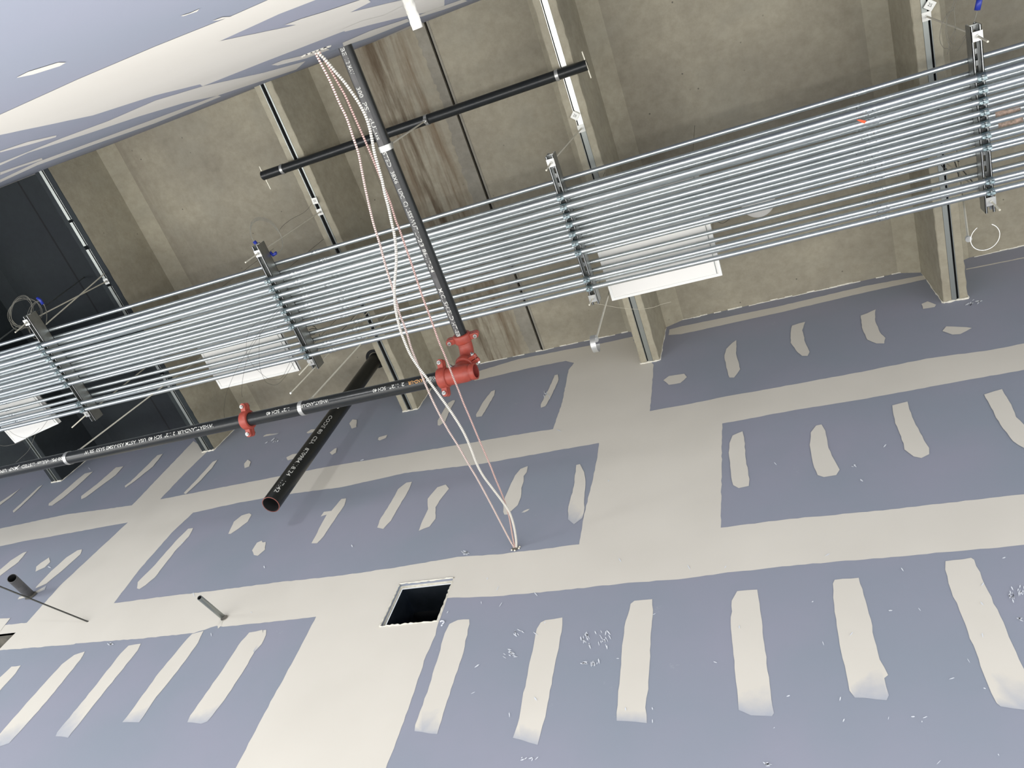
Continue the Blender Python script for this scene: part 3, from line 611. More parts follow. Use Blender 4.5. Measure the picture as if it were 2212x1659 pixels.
# ---- conduits in two tiers
ORD = ['first', 'second', 'third', 'fourth', 'fifth', 'sixth', 'seventh', 'eighth', 'ninth', 'tenth', 'eleventh', 'twelfth']
def conduit(y, z, r, label, group, cpx, seed):
    rnd = random.Random(seed)
    mb = MB(); t = tag(bpy.data.objects.new('conduit', None), label, 'conduit', group); COL.objects.link(t); t.location = (0, y, z)
    pts = []; n = 90
    ph, am = rnd.uniform(0, 6.28), rnd.uniform(.0006, .0022)
    fz = lambda x: -am * (1 - math.cos(2 * math.pi * (x - XT[2]) / 1.905))
    fy = lambda x: am * .9 * math.sin(2 * math.pi * (x - XT[2]) / 3.81 + ph) * abs(math.sin(math.pi * (x - XT[2]) / 1.905))
    for i in range(n + 1):
        x = X0 + (X1 - X0) * i / n; pts.append((x, y + fy(x), z + fz(x)))
    mb.path(pts, r, 'galv', 16); part(mb, 'tube', t)
    for cx in cpx:
        c = MB(); cc = (cx, y + fy(cx), z + fz(cx)); R = r + .0017; L = .028
        c.lathe((cx - L, cc[1], cc[2]), (1, 0, 0), [(0, r + .0002), (.001, R), (L - .001, R), (L, R - .0008), (L + .001, R), (2 * L - .001, R), (2 * L, r + .0002)], 'galv', 16)
        for sx in (-.014, .014):
            a = rnd.uniform(-2.3, -.7); d = Vector((0, math.cos(a), math.sin(a))); c.lathe(Vector((cx + sx, cc[1], cc[2])) + d * (R - .001), d, [(0, .0034), (.0045, .0034)], 'screw', 6, True, True, False)
        part(c, 'coupling', t)
for j, (y, r) in enumerate(zip(YLO, RLO)):
    rr = random.Random(j)
    off = 0 if j < 7 else .03
    conduit(y, ZC - r, r, f'{"thicker " if j < 2 else ""}galvanized conduit clamped under the trapezes, {ORD[j]} of nine from the cross pipe', 'lower tier of conduits',
            [-8.75, -5.70 + rr.uniform(-.01, .01), -2.655 + rr.uniform(-.008, .008), .515 + rr.uniform(-.01, .01), 3.56], j)
for j, y in enumerate(YUP):
    rr = random.Random(j + 50); r = RUP[j]
    conduit(y, ZS + .0826 + r, r, f'galvanized conduit lying on top of the trapezes, {ORD[j]} of twelve from the cross pipe', 'upper tier of conduits',
            [-8.7, -5.52 + rr.uniform(-.04, .04), -2.50 + rr.uniform(-.05, .05), .50 + rr.uniform(-.05, .03), 3.5], j + 50)
# tape flag and stickers on conduits
p = on(1860, 262, 2, 3.96)
mb = MB(); q = [on(x, y, 2, 3.962) for x, y in ((1850, 259), (1858, 258), (1871, 261), (1868, 267), (1860, 264))]; mb.prism(q, (0, 0, .0015), 'orange')
tag(fixn(mb.build('tape_flag')), 'small orange tape flag stuck on a conduit near the right couplings', 'tape')
for (px, py, lab, k) in ((2176, 246, 'upper printed paper sticker on a conduit right of the right trapeze', 'sticker'), (2182, 267, 'lower printed paper sticker on a conduit right of the right trapeze', 'sticker'), (1605, 409, 'torn red and white label on a conduit above the round ceiling plate', 'orange')):
    c = on(px, py, 2, 4.10); yy = min(YUP, key=lambda v: abs(v - c.y)); mb = MB(); R = RUP[YUP.index(yy)] + .0006; zc = ZS + .0826 + R - .0006
    rr = [[(c.x + u, yy + math.cos(a) * R, zc + math.sin(a) * R) for a in [-math.pi + math.pi * j / 10 for j in range(11)]] for u in (-.05, .05)]
    i0 = len(mb.v); mb.v += rr[0] + rr[1]
    for j in range(10): mb.face((i0 + j, i0 + j + 1, i0 + 12 + j, i0 + 11 + j), k, True)
    tag(mb.build('label_sticker'), lab, 'sticker')

# ---- hollow pipes
def pipe_mb(p, q, r, k, wall=.0045, seg=36, rim=None, kin='blackdull'):
    mb = MB(); p, q = Vector(p), Vector(q); L = (q - p).length
    mb.lathe(p, q - p, [(0, r), (L, r)], k, seg)
    mb.lathe(p, q - p, [(0, r - wall), (L, r - wall)], kin, seg)
    for t_ in (0, L): mb.lathe(p, q - p, [(t_, r - wall), (t_, r)], rim or k, seg, smooth=False)
    return mb
def root_for(name, loc, label, cat, group=None): return thing(name, loc, label, cat, group)
def hanger_band(mb, c, axis, r, w=.022, k='band', drop=0):
    """loop band round a pipe with its two lugs meeting at the rod above"""
    a = Vector(axis).normalized(); up = Vector((0, 0, 1)); s_ = a.cross(up).normalized(); c = Vector(c); rr = []
    n = 30
    for j in range(n + 1):
        th = math.radians(-235 + 290 * j / n); q = s_ * math.cos(th) + up * math.sin(th)
        rr.append([c + a * u + q * (r + o) for u, o in ((-w / 2, .0004), (w / 2, .0004), (w / 2, .003), (-w / 2, .003))])
    mb.rings(rr, k, False, True, True)
    for sg in (-1, 1):
        th = math.radians(55 if sg > 0 else 125); b0 = c + (s_ * math.cos(th) + up * math.sin(th)) * (r + .0015); b1 = c + up * (r + .038) + s_ * sg * .006
        d = (b1 - b0); m = Matrix.Translation((b0 + b1) / 2) @ Matrix((a, d.normalized().cross(a), d.normalized())).transposed().to_4x4(); mb.obox(m, w, .0026, d.length, k)
    mb.cyl(c + up * (r + .030), c + up * (r + .048), .0085, k, 6)

# main line along the corridor (73 mm pipe) with its printed text
UY, UZ, UR = 1.448, 3.17, .0365
t = root_for('sprinkler_pipe', (-4.5, UY, UZ), 'long black steel pipe with white print running to the red tee below the conduit rack', 'pipe')
part(pipe_mb((X0 + .3, UY, UZ), (-1.612, UY, UZ), UR, 'black'), 'tube', t)
mb = MB(); nu = (0, -.66, -.75)
def utext(txt, px0, px1, size, k='ink', py=None, nn=nu):
    x0 = on(px0, 884 - (px0 - 620) * .21, 2, UZ).x; x1 = on(px1, 884 - (px1 - 620) * .21, 2, UZ).x
    m = MB(); wrap_text(m, txt, size * 1.2, (x0, UY, UZ), (-1, 0, 0), nn, UR, k, fit=abs(x0 - x1)); part(m, 'lettering', t)
utext('WHEAT', 949, 926, .021); utext('LAND-UR', 924, 888, .021, 'inkorange'); utext('2 1/2"', 880, 848, .021); utext('SCH 40', 840, 812, .021)
utext('WHEATLAND-UR 2', 716, 650, .021); utext('1/2"', 634, 616, .021); utext('SCH 40', 611, 583, .021)
utext('WHEATLAND-UR  2 1/2"  SCH 40  USA  ASTM A53-ASME SA53  SR W', 468, 190, .023)
utext('300 PSI  cULus  LISTED  JMNP  UPC  A L', 148, -14, .023); utext('1024 FM 300 PSI', -30, -120, .023)
# branch line across the corridor (60 mm pipe)
NX, NZ, NR = -1.522, 3.38, .0302
t = root_for('sprinkler_pipe', (NX, .6, NZ), 'dusty black steel pipe with white lettering crossing under the conduits from the near wall', 'pipe')
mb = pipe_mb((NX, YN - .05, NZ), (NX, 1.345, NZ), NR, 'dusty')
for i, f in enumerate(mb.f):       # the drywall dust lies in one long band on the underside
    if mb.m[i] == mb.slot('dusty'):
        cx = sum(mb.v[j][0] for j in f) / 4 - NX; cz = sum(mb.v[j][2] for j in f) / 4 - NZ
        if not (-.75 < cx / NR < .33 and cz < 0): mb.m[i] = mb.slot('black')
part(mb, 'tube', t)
mb = MB()
def ntext(txt, pa, pb, size, nn=(-.10, 0, -1)):
    y0 = on(*pa, 2, NZ - NR).y; y1 = on(*pb, 2, NZ - NR).y; m = MB(); wrap_text(m, txt, size * 1.3, (NX, y0, NZ), (0, 1, 0), nn, NR, 'ink', fit=y1 - y0); part(m, 'lettering', t)
ntext('BE', (737, 103), (745, 120), .022); ntext('1/2 MAV', (748, 125), (764, 160), .022); ntext('300', (772, 188), (783, 210), .022); ntext('PSI', (786, 220), (796, 242), .022)
ntext('cULus', (800, 255), (818, 302), .022); ntext('LISTED', (824, 318), (845, 360), .022); ntext('38X6', (846, 370), (859, 396), .022); ntext('UPC', (862, 408), (873, 428), .022)
ntext('C) LSSSWUT', (874, 435), (900, 497), .022); ntext('L-23', (901, 500), (912, 533), .022); ntext('86-17-24', (914, 538), (936, 588), .022); ntext('MIC_SHIELD', (952, 622), (984, 690), .022); ntext('HT-EB05', (986, 694), (1000, 737), .022)
# cross pipe under the ribs (60 mm)
CZ, CR, CYY = 4.80, .0302, .4515
t = root_for('support_pipe', (-1.9, CYY, CZ), 'short glossy black pipe strapped across two ceiling ribs, open at both ends', 'pipe')
part(pipe_mb((-3.08, CYY, CZ), (-.794, CYY, CZ), CR, 'black'), 'tube', t)
mb = MB()
for txt, xa, L in (('WHEATLAND 2 SCH 40', -1.35, .30), ('A53 E 2 SCH-40', -1.72, .2), ('2 IN 40', -1.95, .1)): m = MB(); wrap_text(m, txt, .018, (xa, CYY, CZ), (-1, 0, 0), (0, -1, .05), CR, 'ink', fit=L); part(m, 'lettering', t)
for xx, pa, pb in ((-3.075, (560, 359), (585, 409)), (-.80, (1257, 111), (1277, 169))):
    a, b = on(*pa, 2, CZ), on(*pb, 2, CZ); mb = MB(); threaded(mb, a, b, .0042); part(mb, 'cross_bolt', t)
for px, py in ((612, 367), (1203, 160)):
    c = on(px, py, 2, CZ); h = thing('pipe_strap', (c.x, CYY, CZ), 'pale metal strap holding the black cross pipe near its ' + ('left end' if px < 700 else 'right end'), 'strap')
    mb = MB(); hanger_band(mb, (c.x, CYY, CZ), (1, 0, 0), CR, .02); part(mb, 'band', h)
# sling: rod with swivel from the cross pipe to the branch line
c1 = on(922, 258, 2, CZ); c2 = on(835, 318, 2, NZ)
h = thing('pipe_hanger', (NX, c2.y, NZ), 'rod hanger with pale band holding the dusty lettered pipe from the cross pipe', 'hanger')
mb = MB(); hanger_band(mb, (NX, c2.y, NZ), (0, 1, 0), NR, .026); part(mb, 'band', h)
mb = MB(); hanger_band(mb, (c1.x, CYY, CZ), (1, 0, 0), CR, .02); mb.lathe((c1.x, CYY, CZ - CR - .004), (0, 0, -1), [(0, .014), (.008, .016), (.018, .012), (.022, .006)], 'band', 12, True, True); part(mb, 'swivel_ring', h)
mb = MB(); threaded(mb, (NX, c2.y, NZ + NR + .04), (c1.x, CYY, CZ - CR - .02), .0048); part(mb, 'threaded_rod', h)
# hangers of the main line: two in use, two empty
for c, top, lab in ((Vector((-4.093, UY, UZ)), on(335, 855, 2, 3.99), 'rod hanger gripping the printed pipe below the black ceiling'), (Vector((-2.421, UY, UZ)), on(740, 791, 2, 3.7), 'rod hanger gripping the printed pipe beside the red coupling')):
    h = thing('pipe_hanger', c, lab, 'hanger', 'hangers on the printed pipe'); mb = MB(); hanger_band(mb, c, (1, 0, 0), UR, .024); part(mb, 'band', h)
    a = c + Vector((0, 0, UR + .04)); d = top - a; b = a + d * ((H - a.z) / d.z) if abs(d.z) > .05 else Vector((c.x, c.y, H))
    b = Vector((a.x + (b.x - a.x) * .6, a.y + (b.y - a.y) * .6, H)); mb = MB(); threaded(mb, a, b, .0048); part(mb, 'threaded_rod', h)
def empty_loop(name_lab, top, bot, rad, loop_c, tilt):
    h = thing('pipe_hanger', bot, name_lab, 'hanger', 'empty pipe hangers'); d = top - bot
    b = bot + d * ((H - bot.z) / d.z); mb = MB(); threaded(mb, bot, b, .0052); part(mb, 'threaded_rod', h)
    mb = MB(); n = 32; rr = []; ax, s_, up = tilt
    for j in range(n + 1):
        th = math.radians(-240 + 300 * j / n); q = s_ * math.cos(th) + up * math.sin(th)
        rr.append([loop_c + ax * u + q * (rad + o) for u, o in ((-.013, 0), (.013, 0), (.013, .002), (-.013, .002))])
    mb.rings(rr, 'band', False, True, True); mb.lathe(bot + Vector((0, 0, -.012)), (0, 0, 1), [(0, .013), (.010, .013), (.013, .009), (.024, .009)], 'band', 12, True, True, False); part(mb, 'band', h)
b3 = on(1288, 732, 2, 3.42); t3 = on(1313, 641, 2, 4.16)
empty_loop('empty pale hanger loop on a rod hanging below the corner of the big light panel', t3, b3, .040, b3 + Vector((0, 0, -.052)), (Vector((1, 0, 0)), Vector((0, 1, 0)), Vector((0, 0, 1))))
b4 = on(2091, 515, 2, 3.55); t4 = on(2083, 450, 2, 4.0)
lc = on(2128, 512, 2, 3.50)
empty_loop('empty round hanger band on a rod beside the right rib', t4, b4, .052, lc, (Vector((.25, .35, 1)).normalized(), Vector((1, -.1, -.2)).normalized(), Vector((.1, -1, .32)).normalized()))

# ---- red grooved fittings
def ring_coupling(name, c, axis, ear, r, label, w=.046):
    """grooved coupling: housing ring, two bolt pads, two bolts"""
    c = Vector(c); a = Vector(axis).normalized(); e = Vector(ear); e = (e - a * e.dot(a)).normalized(); b = a.cross(e)
    t = thing(name, c, label, 'fitting', 'red grooved fittings'); mb = MB()
    mb.lathe(c - a * w / 2, a, [(0, r + .001), (0, r + .011), (.004, r + .015), (.010, r + .016), (w / 2, r + .018), (w - .010, r + .016), (w - .004, r + .015), (w, r + .011), (w, r + .001)], 'red', 32)
    for sg in (-1, 1):
        for s2 in (-1, 1):
            m = Matrix.Translation(c + e * sg * (r + .028) + b * s2 * .0115) @ Matrix((a, e, b)).transposed().to_4x4(); mb.obox(m, w * .62, .034, .019, 'red')
            mb.lathe(c + e * sg * (r + .042) + b * s2 * .0115 - b * .0095, b, [(0, w * .31), (.019, w * .31)], 'red', 18, True, True)
    o = part(mb, 'housing', t); bv = o.modifiers.new('b', 'BEVEL'); bv.width = .0022; bv.segments = 2; bv.limit_method = 'ANGLE'
    for sg in (-1, 1):
        mb = MB(); q = c + e * sg * (r + .038); f = -1 if (b.dot(-c) > 0) else 1
        mb.cyl(q - b * .036, q + b * .036, .0055, 'screw', 10); mb.lathe(q + b * .022, b, [(0, .0105), (.009, .0105)], 'band', 6, True, True, False); mb.lathe(q - b * .021, -b, [(0, .0095), (.003, .0105), (.008, .007)], 'band', 10, True, True)
        part(mb, 'bolt', t)
    return t
ring_coupling('pipe_coupling', (-2.782, UY, UZ), (1, 0, 0), (0, -.9, .42), UR, 'red coupling alone on the middle of the printed pipe')
ring_coupling('pipe_coupling', (-1.600, UY, UZ), (1, 0, 0), (0, -.85, .5), UR, 'red coupling joining the printed pipe to the open tee')
ring_coupling('pipe_coupling', (NX, 1.350, NZ), (0, 1, 0), (1, 0, .18), NR, 'red coupling at the end of the dusty lettered pipe')
ring_coupling('pipe_coupling', (NX, 1.452, 3.285), (0, 0, 1), (.95, -.3, 0), NR, 'red coupling between the elbow and the tee', .04)
# elbow
t = root_for('pipe_elbow', (NX, 1.42, NZ), 'red elbow turning down from the dusty lettered pipe', 'fitting', 'red grooved fittings'); mb = MB()
pts = [Vector((NX, 1.352, NZ)), Vector((NX, 1.372, NZ))] + [Vector((NX, 1.375 + .077 * math.sin(a), NZ - .077 * (1 - math.cos(a)))) for a in [math.pi / 2 * j / 10 for j in range(1, 11)]] + [Vector((NX, 1.452, 3.292)), Vector((NX, 1.452, 3.285))]
mb.path(pts, NR + .006, 'red', 28, rf=lambda i: NR + (.001 if i < 1 or i > len(pts) - 2 else .006)); part(mb, 'body', t)
# tee with open end
t = root_for('pipe_tee', (NX, UY, UZ), 'red tee with an open end facing right below the elbow', 'fitting', 'red grooved fittings'); mb = MB()
xa, xb = -1.612, -1.428
mb.lathe((xa, UY, UZ), (1, 0, 0), [(0, UR), (.012, UR), (.014, UR + .004), (.03, UR + .007), (.13, UR + .007), (.150, UR + .004), (.152, UR), (.158, UR), (.160, UR + .0035), (.184, UR + .0035), (.184, UR - .004)], 'red', 40)
mb.lathe((xa, UY, UZ), (1, 0, 0), [(0, UR - .004), (.184, UR - .004)], 'redin', 40)
mb.lathe((NX, UY + .004, UZ), (0, 0, 1), [(0, UR + .005), (.05, UR + .005), (.075, NR + .004), (.085, NR + .002), (.112, NR + .002)], 'red', 36, False, True)
part(mb, 'body', t)

# ---- big pipe dropping through the slab
VX, VY, VR = -3.245, 2.18, .0572
vb = on(585, 1090, 1, VY)
t = root_for('vent_pipe', (VX, VY, vb.z), 'thick black pipe hanging straight down from the slab with an open lower end', 'pipe')
vt = Vector((-3.262, VY, H + .05)); vbot = Vector((vb.x, VY, vb.z))
part(pipe_mb(vbot, vt, VR, 'black', .006, 48), 'tube', t)
mb = MB(); d = (vt - vbot).normalized(); mb.lathe(vbot - d * .0008, d, [(0, VR - .0035), (0, VR + .0004), (.0015, VR + .0006)], 'rimred', 48); part(mb, 'rim', t, 'rusty red cut rim')
mb = MB(); nv = Vector((.826, -.563, 0))
def vtext(txt, pa, pb, size, nn=nv, k='ink'):
    z0 = on(*pa, 1, VY - .035).z; z1 = on(*pb, 1, VY - .035).z; C0 = vbot.lerp(vt, (z0 - vbot.z) / (vt.z - vbot.z)); m = MB(); wrap_text(m, txt, size, C0, vbot - vt, nn, VR, k, fit=z0 - z1); part(m, 'lettering', t)
nv2 = Vector((.55, -.83, 0))
vtext('U P', (748, 868), (736, 884), .036, nv2); vtext('CODE 80', (722, 900), (690, 940), .036, nv2); vtext('CSA', (684, 946), (670, 963), .036, nv2)
vtext('870984/18/24', (662, 972), (617, 1032), .038, nv2); vtext('17:42', (607, 1041), (590, 1068), .038, nv2)
# dark sleeve in the slab
mb = MB(); mb.lathe((-3.262, VY, H - .002), (0, 0, 1), [(0, VR + .004), (0, .086), (.003, .09)], 'dark', 40); tag(mb.build('pipe_sleeve', None), 'dark sleeve ring in the slab round the thick hanging pipe', 'sleeve')

# ---- stubs in the walls
def stub(name, px, pend, y, r, k, lab, hole):
    a = on(*px, 1, YW + .02); b = on(*pend, 1, y); t = thing(name, b, lab, 'pipe'); part(pipe_mb(b, a + (a - b) * .2, r, k, .003, 24, kin='blackdull'), 'tube', t)
    mb = MB(); n = 22; c = on(*px, 1, YW); i0 = len(mb.v)
    mb.v += [(c.x + math.cos(2 * math.pi * j / n) * r * hole * random.uniform(.95, 1.25), YW - .0065, c.z + math.sin(2 * math.pi * j / n) * r * hole * random.uniform(.95, 1.25)) for j in range(n)]
    mb.face(range(i0, i0 + n), 'cav'); part(mb, 'cut_hole', t)
stub('conduit_stub', (485, 1336), (431, 1291), 2.20, .0140, 'changrey', 'short galvanized conduit stub poking out of the drywall above the strips', 1.35)
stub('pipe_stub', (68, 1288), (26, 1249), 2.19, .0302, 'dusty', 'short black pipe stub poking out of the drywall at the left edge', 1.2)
a = on(195, 1345, 1, YW + .01); b = on(-60, 1243, 1, 1.95); mb = MB(); threaded(mb, a, b, .005, 'wiredark')
tag(mb.build('threaded_rod'), 'thin black rod sticking out of the drywall in front of the pipe stub', 'rod')
# plastered stub in the near wall
b = on(903, 62, 2, 1.5); t = thing('pipe_stub', b, 'plaster-crusted white pipe stub sticking out of the near wall at the top', 'pipe')
mb = MB(); L = b.y - (YN - .03); n = 26
rr = []
for i in range(n + 1):
    y = b.y - L * i / n; rr.append([(b.x + math.cos(2 * math.pi * j / 20) * .0098 * (1 + random.uniform(-.07, .09)), y, b.z + math.sin(2 * math.pi * j / 20) * .0098 * (1 + random.uniform(-.07, .09))) for j in range(20)])
mb.rings(rr, 'plaster', True, True, False); part(mb, 'tube', t)

# ---- duct sleeve in the far wall
t = thing('duct_sleeve', (DX0, YW, DZ0), 'rectangular dark sheet metal duct opening cut into the taped wall', 'duct'); mb = MB(); D = .62
def wall4(x0, x1, z0, z1, ya, yb, k):
    mb.quad((x0, ya, z0), (x0, yb, z0), (x0, yb, z1), (x0, ya, z1), k); mb.quad((x1, ya, z0), (x1, ya, z1), (x1, yb, z1), (x1, yb, z0), k)
    mb.quad((x0, ya, z1), (x0, yb, z1), (x1, yb, z1), (x1, ya, z1), k); mb.quad((x0, ya, z0), (x1, ya, z0), (x1, yb, z0), (x0, yb, z0), k)
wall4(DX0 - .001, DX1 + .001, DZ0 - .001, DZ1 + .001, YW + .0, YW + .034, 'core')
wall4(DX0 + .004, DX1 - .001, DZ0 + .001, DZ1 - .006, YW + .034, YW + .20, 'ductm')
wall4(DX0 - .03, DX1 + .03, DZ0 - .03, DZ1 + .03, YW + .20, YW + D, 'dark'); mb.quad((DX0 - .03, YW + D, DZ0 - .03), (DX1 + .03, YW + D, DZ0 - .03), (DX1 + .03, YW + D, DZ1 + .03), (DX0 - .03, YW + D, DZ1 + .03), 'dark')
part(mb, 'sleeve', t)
mb = MB()
for (a, b) in (((DX0, DZ1), (DX1, DZ1)), ((DX0, DZ0), (DX1, DZ0)), ((DX0, DZ0), (DX0, DZ1)), ((DX1, DZ0), (DX1, DZ1))):
    n = 22; mb.path([(a[0] + (b[0] - a[0]) * j / n + random.uniform(-.002, .002), YW - .001 + random.uniform(-.002, .002), a[1] + (b[1] - a[1]) * j / n + random.uniform(-.0025, .0025)) for j in range(n + 1)], .004, 'core', 6, rf=lambda i: random.uniform(.0015, .0055))
part(mb, 'cut_edge', t)
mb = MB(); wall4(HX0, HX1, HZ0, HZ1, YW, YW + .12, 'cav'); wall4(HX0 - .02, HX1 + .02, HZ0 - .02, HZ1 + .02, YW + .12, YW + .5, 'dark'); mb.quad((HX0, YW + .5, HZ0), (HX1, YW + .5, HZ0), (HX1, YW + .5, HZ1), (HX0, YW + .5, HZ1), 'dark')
tag(mb.build('wall_opening'), 'dark square opening cut in the drywall at the lower left edge', 'opening')

# ---- armoured cables from the near wall to the far wall
def cable(pts, r, kr, kg, label, off=0):
    n = len(pts); P = []
    cum = [0]
    for i in range(1, n): cum.append(cum[-1] + math.hypot(pts[i][0] - pts[i - 1][0], pts[i][1] - pts[i - 1][1]))
    for (x, y), c in zip(pts, cum):
        u = c / cum[-1]; z = 2.74 + (3.045 - 2.74) * u + off * math.sin(math.pi * u); P.append(on(x, y, 2, z))
    P[0] = on(*pts[0], 1, YN - .03) if False else P[0]
    P = [P[0] + Vector((0, -.06, 0))] + P; e = on(*pts[-1], 1, YW + .03); P[-1] = on(*pts[-1], 1, YW); P.append(P[-1] + Vector((0, .05, -.01)))
    S = resample(spline(P, 8), .0029)
    mb = MB(); mb.path(S, r, kr, 10, kf=lambda i: kg if i % 3 == 2 else kr, rf=lambda i: r if i % 3 else r * .80)
    o = mb.build('armored_cable'); tag(o, label, 'cable', 'armored cables between the two walls'); return o
cA = [(681, 113), (696, 142), (713, 175), (734, 224), (749, 255), (763, 297), (774, 330), (782, 370), (789, 406), (798, 447), (806, 480), (812, 500), (821, 529), (831, 567), (847, 620), (856, 650), (863, 678), (872, 700), (881, 727), (888, 751), (901, 784), (913, 816), (922, 837), (934, 864), (950, 896), (970, 932), (989, 962), (1013, 1004), (1032, 1036), (1058, 1084), (1082, 1130), (1101, 1166), (1111, 1184)]
cW = [(683, 108), (702, 128), (722, 152), (743, 176), (764, 205), (778, 227), (790, 251), (798, 275), (803, 298), (809, 330), (817, 359), (825, 388), (831, 417), (839, 447), (846, 480), (851, 502), (855, 533), (856, 565), (854, 592), (852, 620), (853, 654), (857, 681), (865, 713), (873, 735), (886, 765), (901, 789), (917, 810), (931, 829), (949, 854), (974, 889), (995, 922), (1007, 945), (1018, 971), (1030, 1002), (1044, 1028), (1064, 1055), (1088, 1087), (1101, 1108), (1110, 1136), (1115, 1166), (1116, 1184)]
cR = [(686, 106), (710, 144), (732, 182), (747, 209), (761, 241), (774, 270), (787, 300), (800, 330), (814, 364), (826, 395), (836, 419), (845, 443), (855, 476), (863, 496), (876, 533), (888, 567), (901, 606), (912, 639), (927, 679), (939, 712), (949, 740), (961, 768), (977, 810), (991, 844), (1001, 870), (1014, 900), (1035, 950), (1058, 1003), (1069, 1031), (1084, 1067), (1094, 1096), (1101, 1121), (1107, 1157), (1113, 1184)]
cable(cA, .0049, 'mcpink', 'mcred', 'red-striped armored cable on the left of the three draped cables')
cable(cR, .0045, 'mcrose', 'mcred', 'pinkish armored cable on the right of the three draped cables', .03)
cable(cW, .0062, 'mcwhite', 'mcwgap', 'thickest pale silver armored cable crossing over the pink ones', -.03)
mb = MB(); c = on(1114, 1186, 1, YW); n = 20; mb.v += [(c.x + math.cos(2 * math.pi * j / n) * .022, YW - .0062, c.z + math.sin(2 * math.pi * j / n) * .014 - .002) for j in range(n)]; mb.face(range(n), 'cav')
for (dx, dz) in ((.022, .008), (.02, -.004), (-.018, -.010), (0, -.016)): mb.lathe((c.x + dx, YW - .004, c.z + dz), (0, -1, 0), [(0, .006), (.006, .002)], 'core', 8, False, True)
tag(mb.build('cable_hole'), 'ragged little hole where the three armored cables enter the taped wall', 'hole')
mb = MB(); c = on(682, 110, 1, YN); mb.v += [(c.x + math.cos(2 * math.pi * j / n) * .035 * random.uniform(.8, 1.3), YN + .0012, c.z + math.sin(2 * math.pi * j / n) * .05 * random.uniform(.8, 1.3)) for j in range(n)]; mb.face(range(n), 'cav')
for _ in range(14): a = random.uniform(0, 6.28); mb.lathe((c.x + math.cos(a) * .042, YN, c.z + math.sin(a) * .065), (0, 1, 0), [(0, .008), (.004, .003)], 'core', 7, False, True)
tag(mb.build('cable_hole'), 'torn hole in the near wall where the three armored cables come out', 'hole')

# ---- flat light panels hung above the conduits
def panel(x0, x1, y0, y1, z, label, rot=None, group='flat light panels above the conduits'):
    c = Vector(((x0 + x1) / 2, (y0 + y1) / 2, z)); t = thing('light_panel', c, label, 'light panel', group); w, h = x1 - x0, y1 - y0
    m = MB(); m.box(-w / 2, w / 2, -h / 2, h / 2, .004, .012, 'white'); o1 = m.build('diffuser', t)
    m = MB(); f = .016
    for (a, b, c_, d) in ((-w / 2, w / 2, -h / 2, -h / 2 + f), (-w / 2, w / 2, h / 2 - f, h / 2), (-w / 2, -w / 2 + f, -h / 2 + f, h / 2 - f), (w / 2 - f, w / 2, -h / 2 + f, h / 2 - f)): m.box(a, b, c_, d, .0, .03, 'panelrim')
    m.box(w / 2 - .028, w / 2 - .024, -h / 2, h / 2, .0025, .006, 'changrey')
    m.build('frame', t)
    m = MB(); m.box(-w / 2 + .05, w / 2 - .05, -h / 2 + .05, h / 2 - .05, .012, .07, 'changrey'); m.build('housing', t)
    m = MB()
    for sx in (-1, 1):
        for sy in (-1, 1): m.cyl((sx * (w / 2 - .04), sy * (h / 2 - .04), .03), (sx * (w / 2 - .04), sy * (h / 2 - .04), H - z), .0013, 'wire', 5)
    if rot is None: m.build('suspension_wires', t)
    if rot: t.rotation_euler = rot
    return t
panel(-.917, -.291, 1.045, 1.652, 4.17, 'big square white light panel right of the lettered pipe, hung over the rib')
panel(-3.735, -3.075, 1.020, 1.632, 4.17, 'square white light panel at the left trapeze crossed by thin wires')
panel(-5.93, -5.32, 1.06, 1.66, 4.20, 'tilted white light panel at the left edge under the black ceiling', (0.0, .08, -.16))
mb = MB(); mb.lathe((-.045, 1.690, H), (0, 0, -1), [(0, .11), (.012, .11), (.018, .104), (.02, .05)], 'white', 40, False, True)
tag(mb.build('ceiling_plate'), 'round white cover plate on the slab half hidden by the conduits', 'cover plate')

# ---- tags, wires, loose rods
def square_tag(px, py, z, size, ang, label, wr=None):
    c = on(px, py, 2, z); t = thing('paper_tag', c, label, 'tag', 'white tags on the channels'); m = MB(); mt = Matrix.Translation(c) @ Matrix.Rotation(ang, 4, 'Z'); m.obox(mt, size, size, .0015, 'tag'); part(m, 'card', t)
    m = MB(); v, f = text_mesh('25', size * .5); i0 = len(m.v)
    for q in v: m.v.append(tuple(mt @ Vector((q.x - size * .26, -q.y, -.0012))))
    for ff in f: m.face([i0 + j for j in ff], 'wiredark')
    part(m, 'lettering', t); m = MB(); m.cyl(c + Vector((0, 0, .001)), (c.x, c.y, ZR - .001), .0015, 'wire', 6); part(m, 'tie', t)
square_tag(680, 434, 4.835, .042, .1, 'white square tag on the channel above the taped wire coil')
square_tag(1242, 250, 4.835, .042, .75, 'white square tag on the bright channel below the black cross pipe')
square_tag(2009, 11, 4.835, .045, .7, 'white square tag on the channel at the top right corner')
def wires(name, label, cat, lines, k, r, group=None):
    m = MB()
    for ln in lines:
        z = ln[0]; P = [on(q[0], q[1], 2, q[2] if len(q) > 2 else z) for q in ln[1:]]; m.path(spline(P, 6), r, k, 6)
    return m
def loops(cx, cy, rx, ry, n, z, tilt=0, sp=.12, turns=1.0, a0=0):
    out = []
    for i in range(n):
        ph = random.uniform(-.2, .2); ex, ey = rx * (1 + random.uniform(-sp, sp)), ry * (1 + random.uniform(-sp, sp)); ox, oy = random.uniform(-2, 2), random.uniform(-2, 2)
        pts = []
        for j in range(17):
            a = a0 + ph + 2 * math.pi * turns * j / 16; x, y = ex * math.cos(a), ey * math.sin(a)
            pts.append((cx + ox + x * math.cos(tilt) - y * math.sin(tilt), cy + oy + x * math.sin(tilt) + y * math.cos(tilt)))
        out.append([z + random.uniform(-.02, .02)] + pts)
    return out
zc = ZS + .10
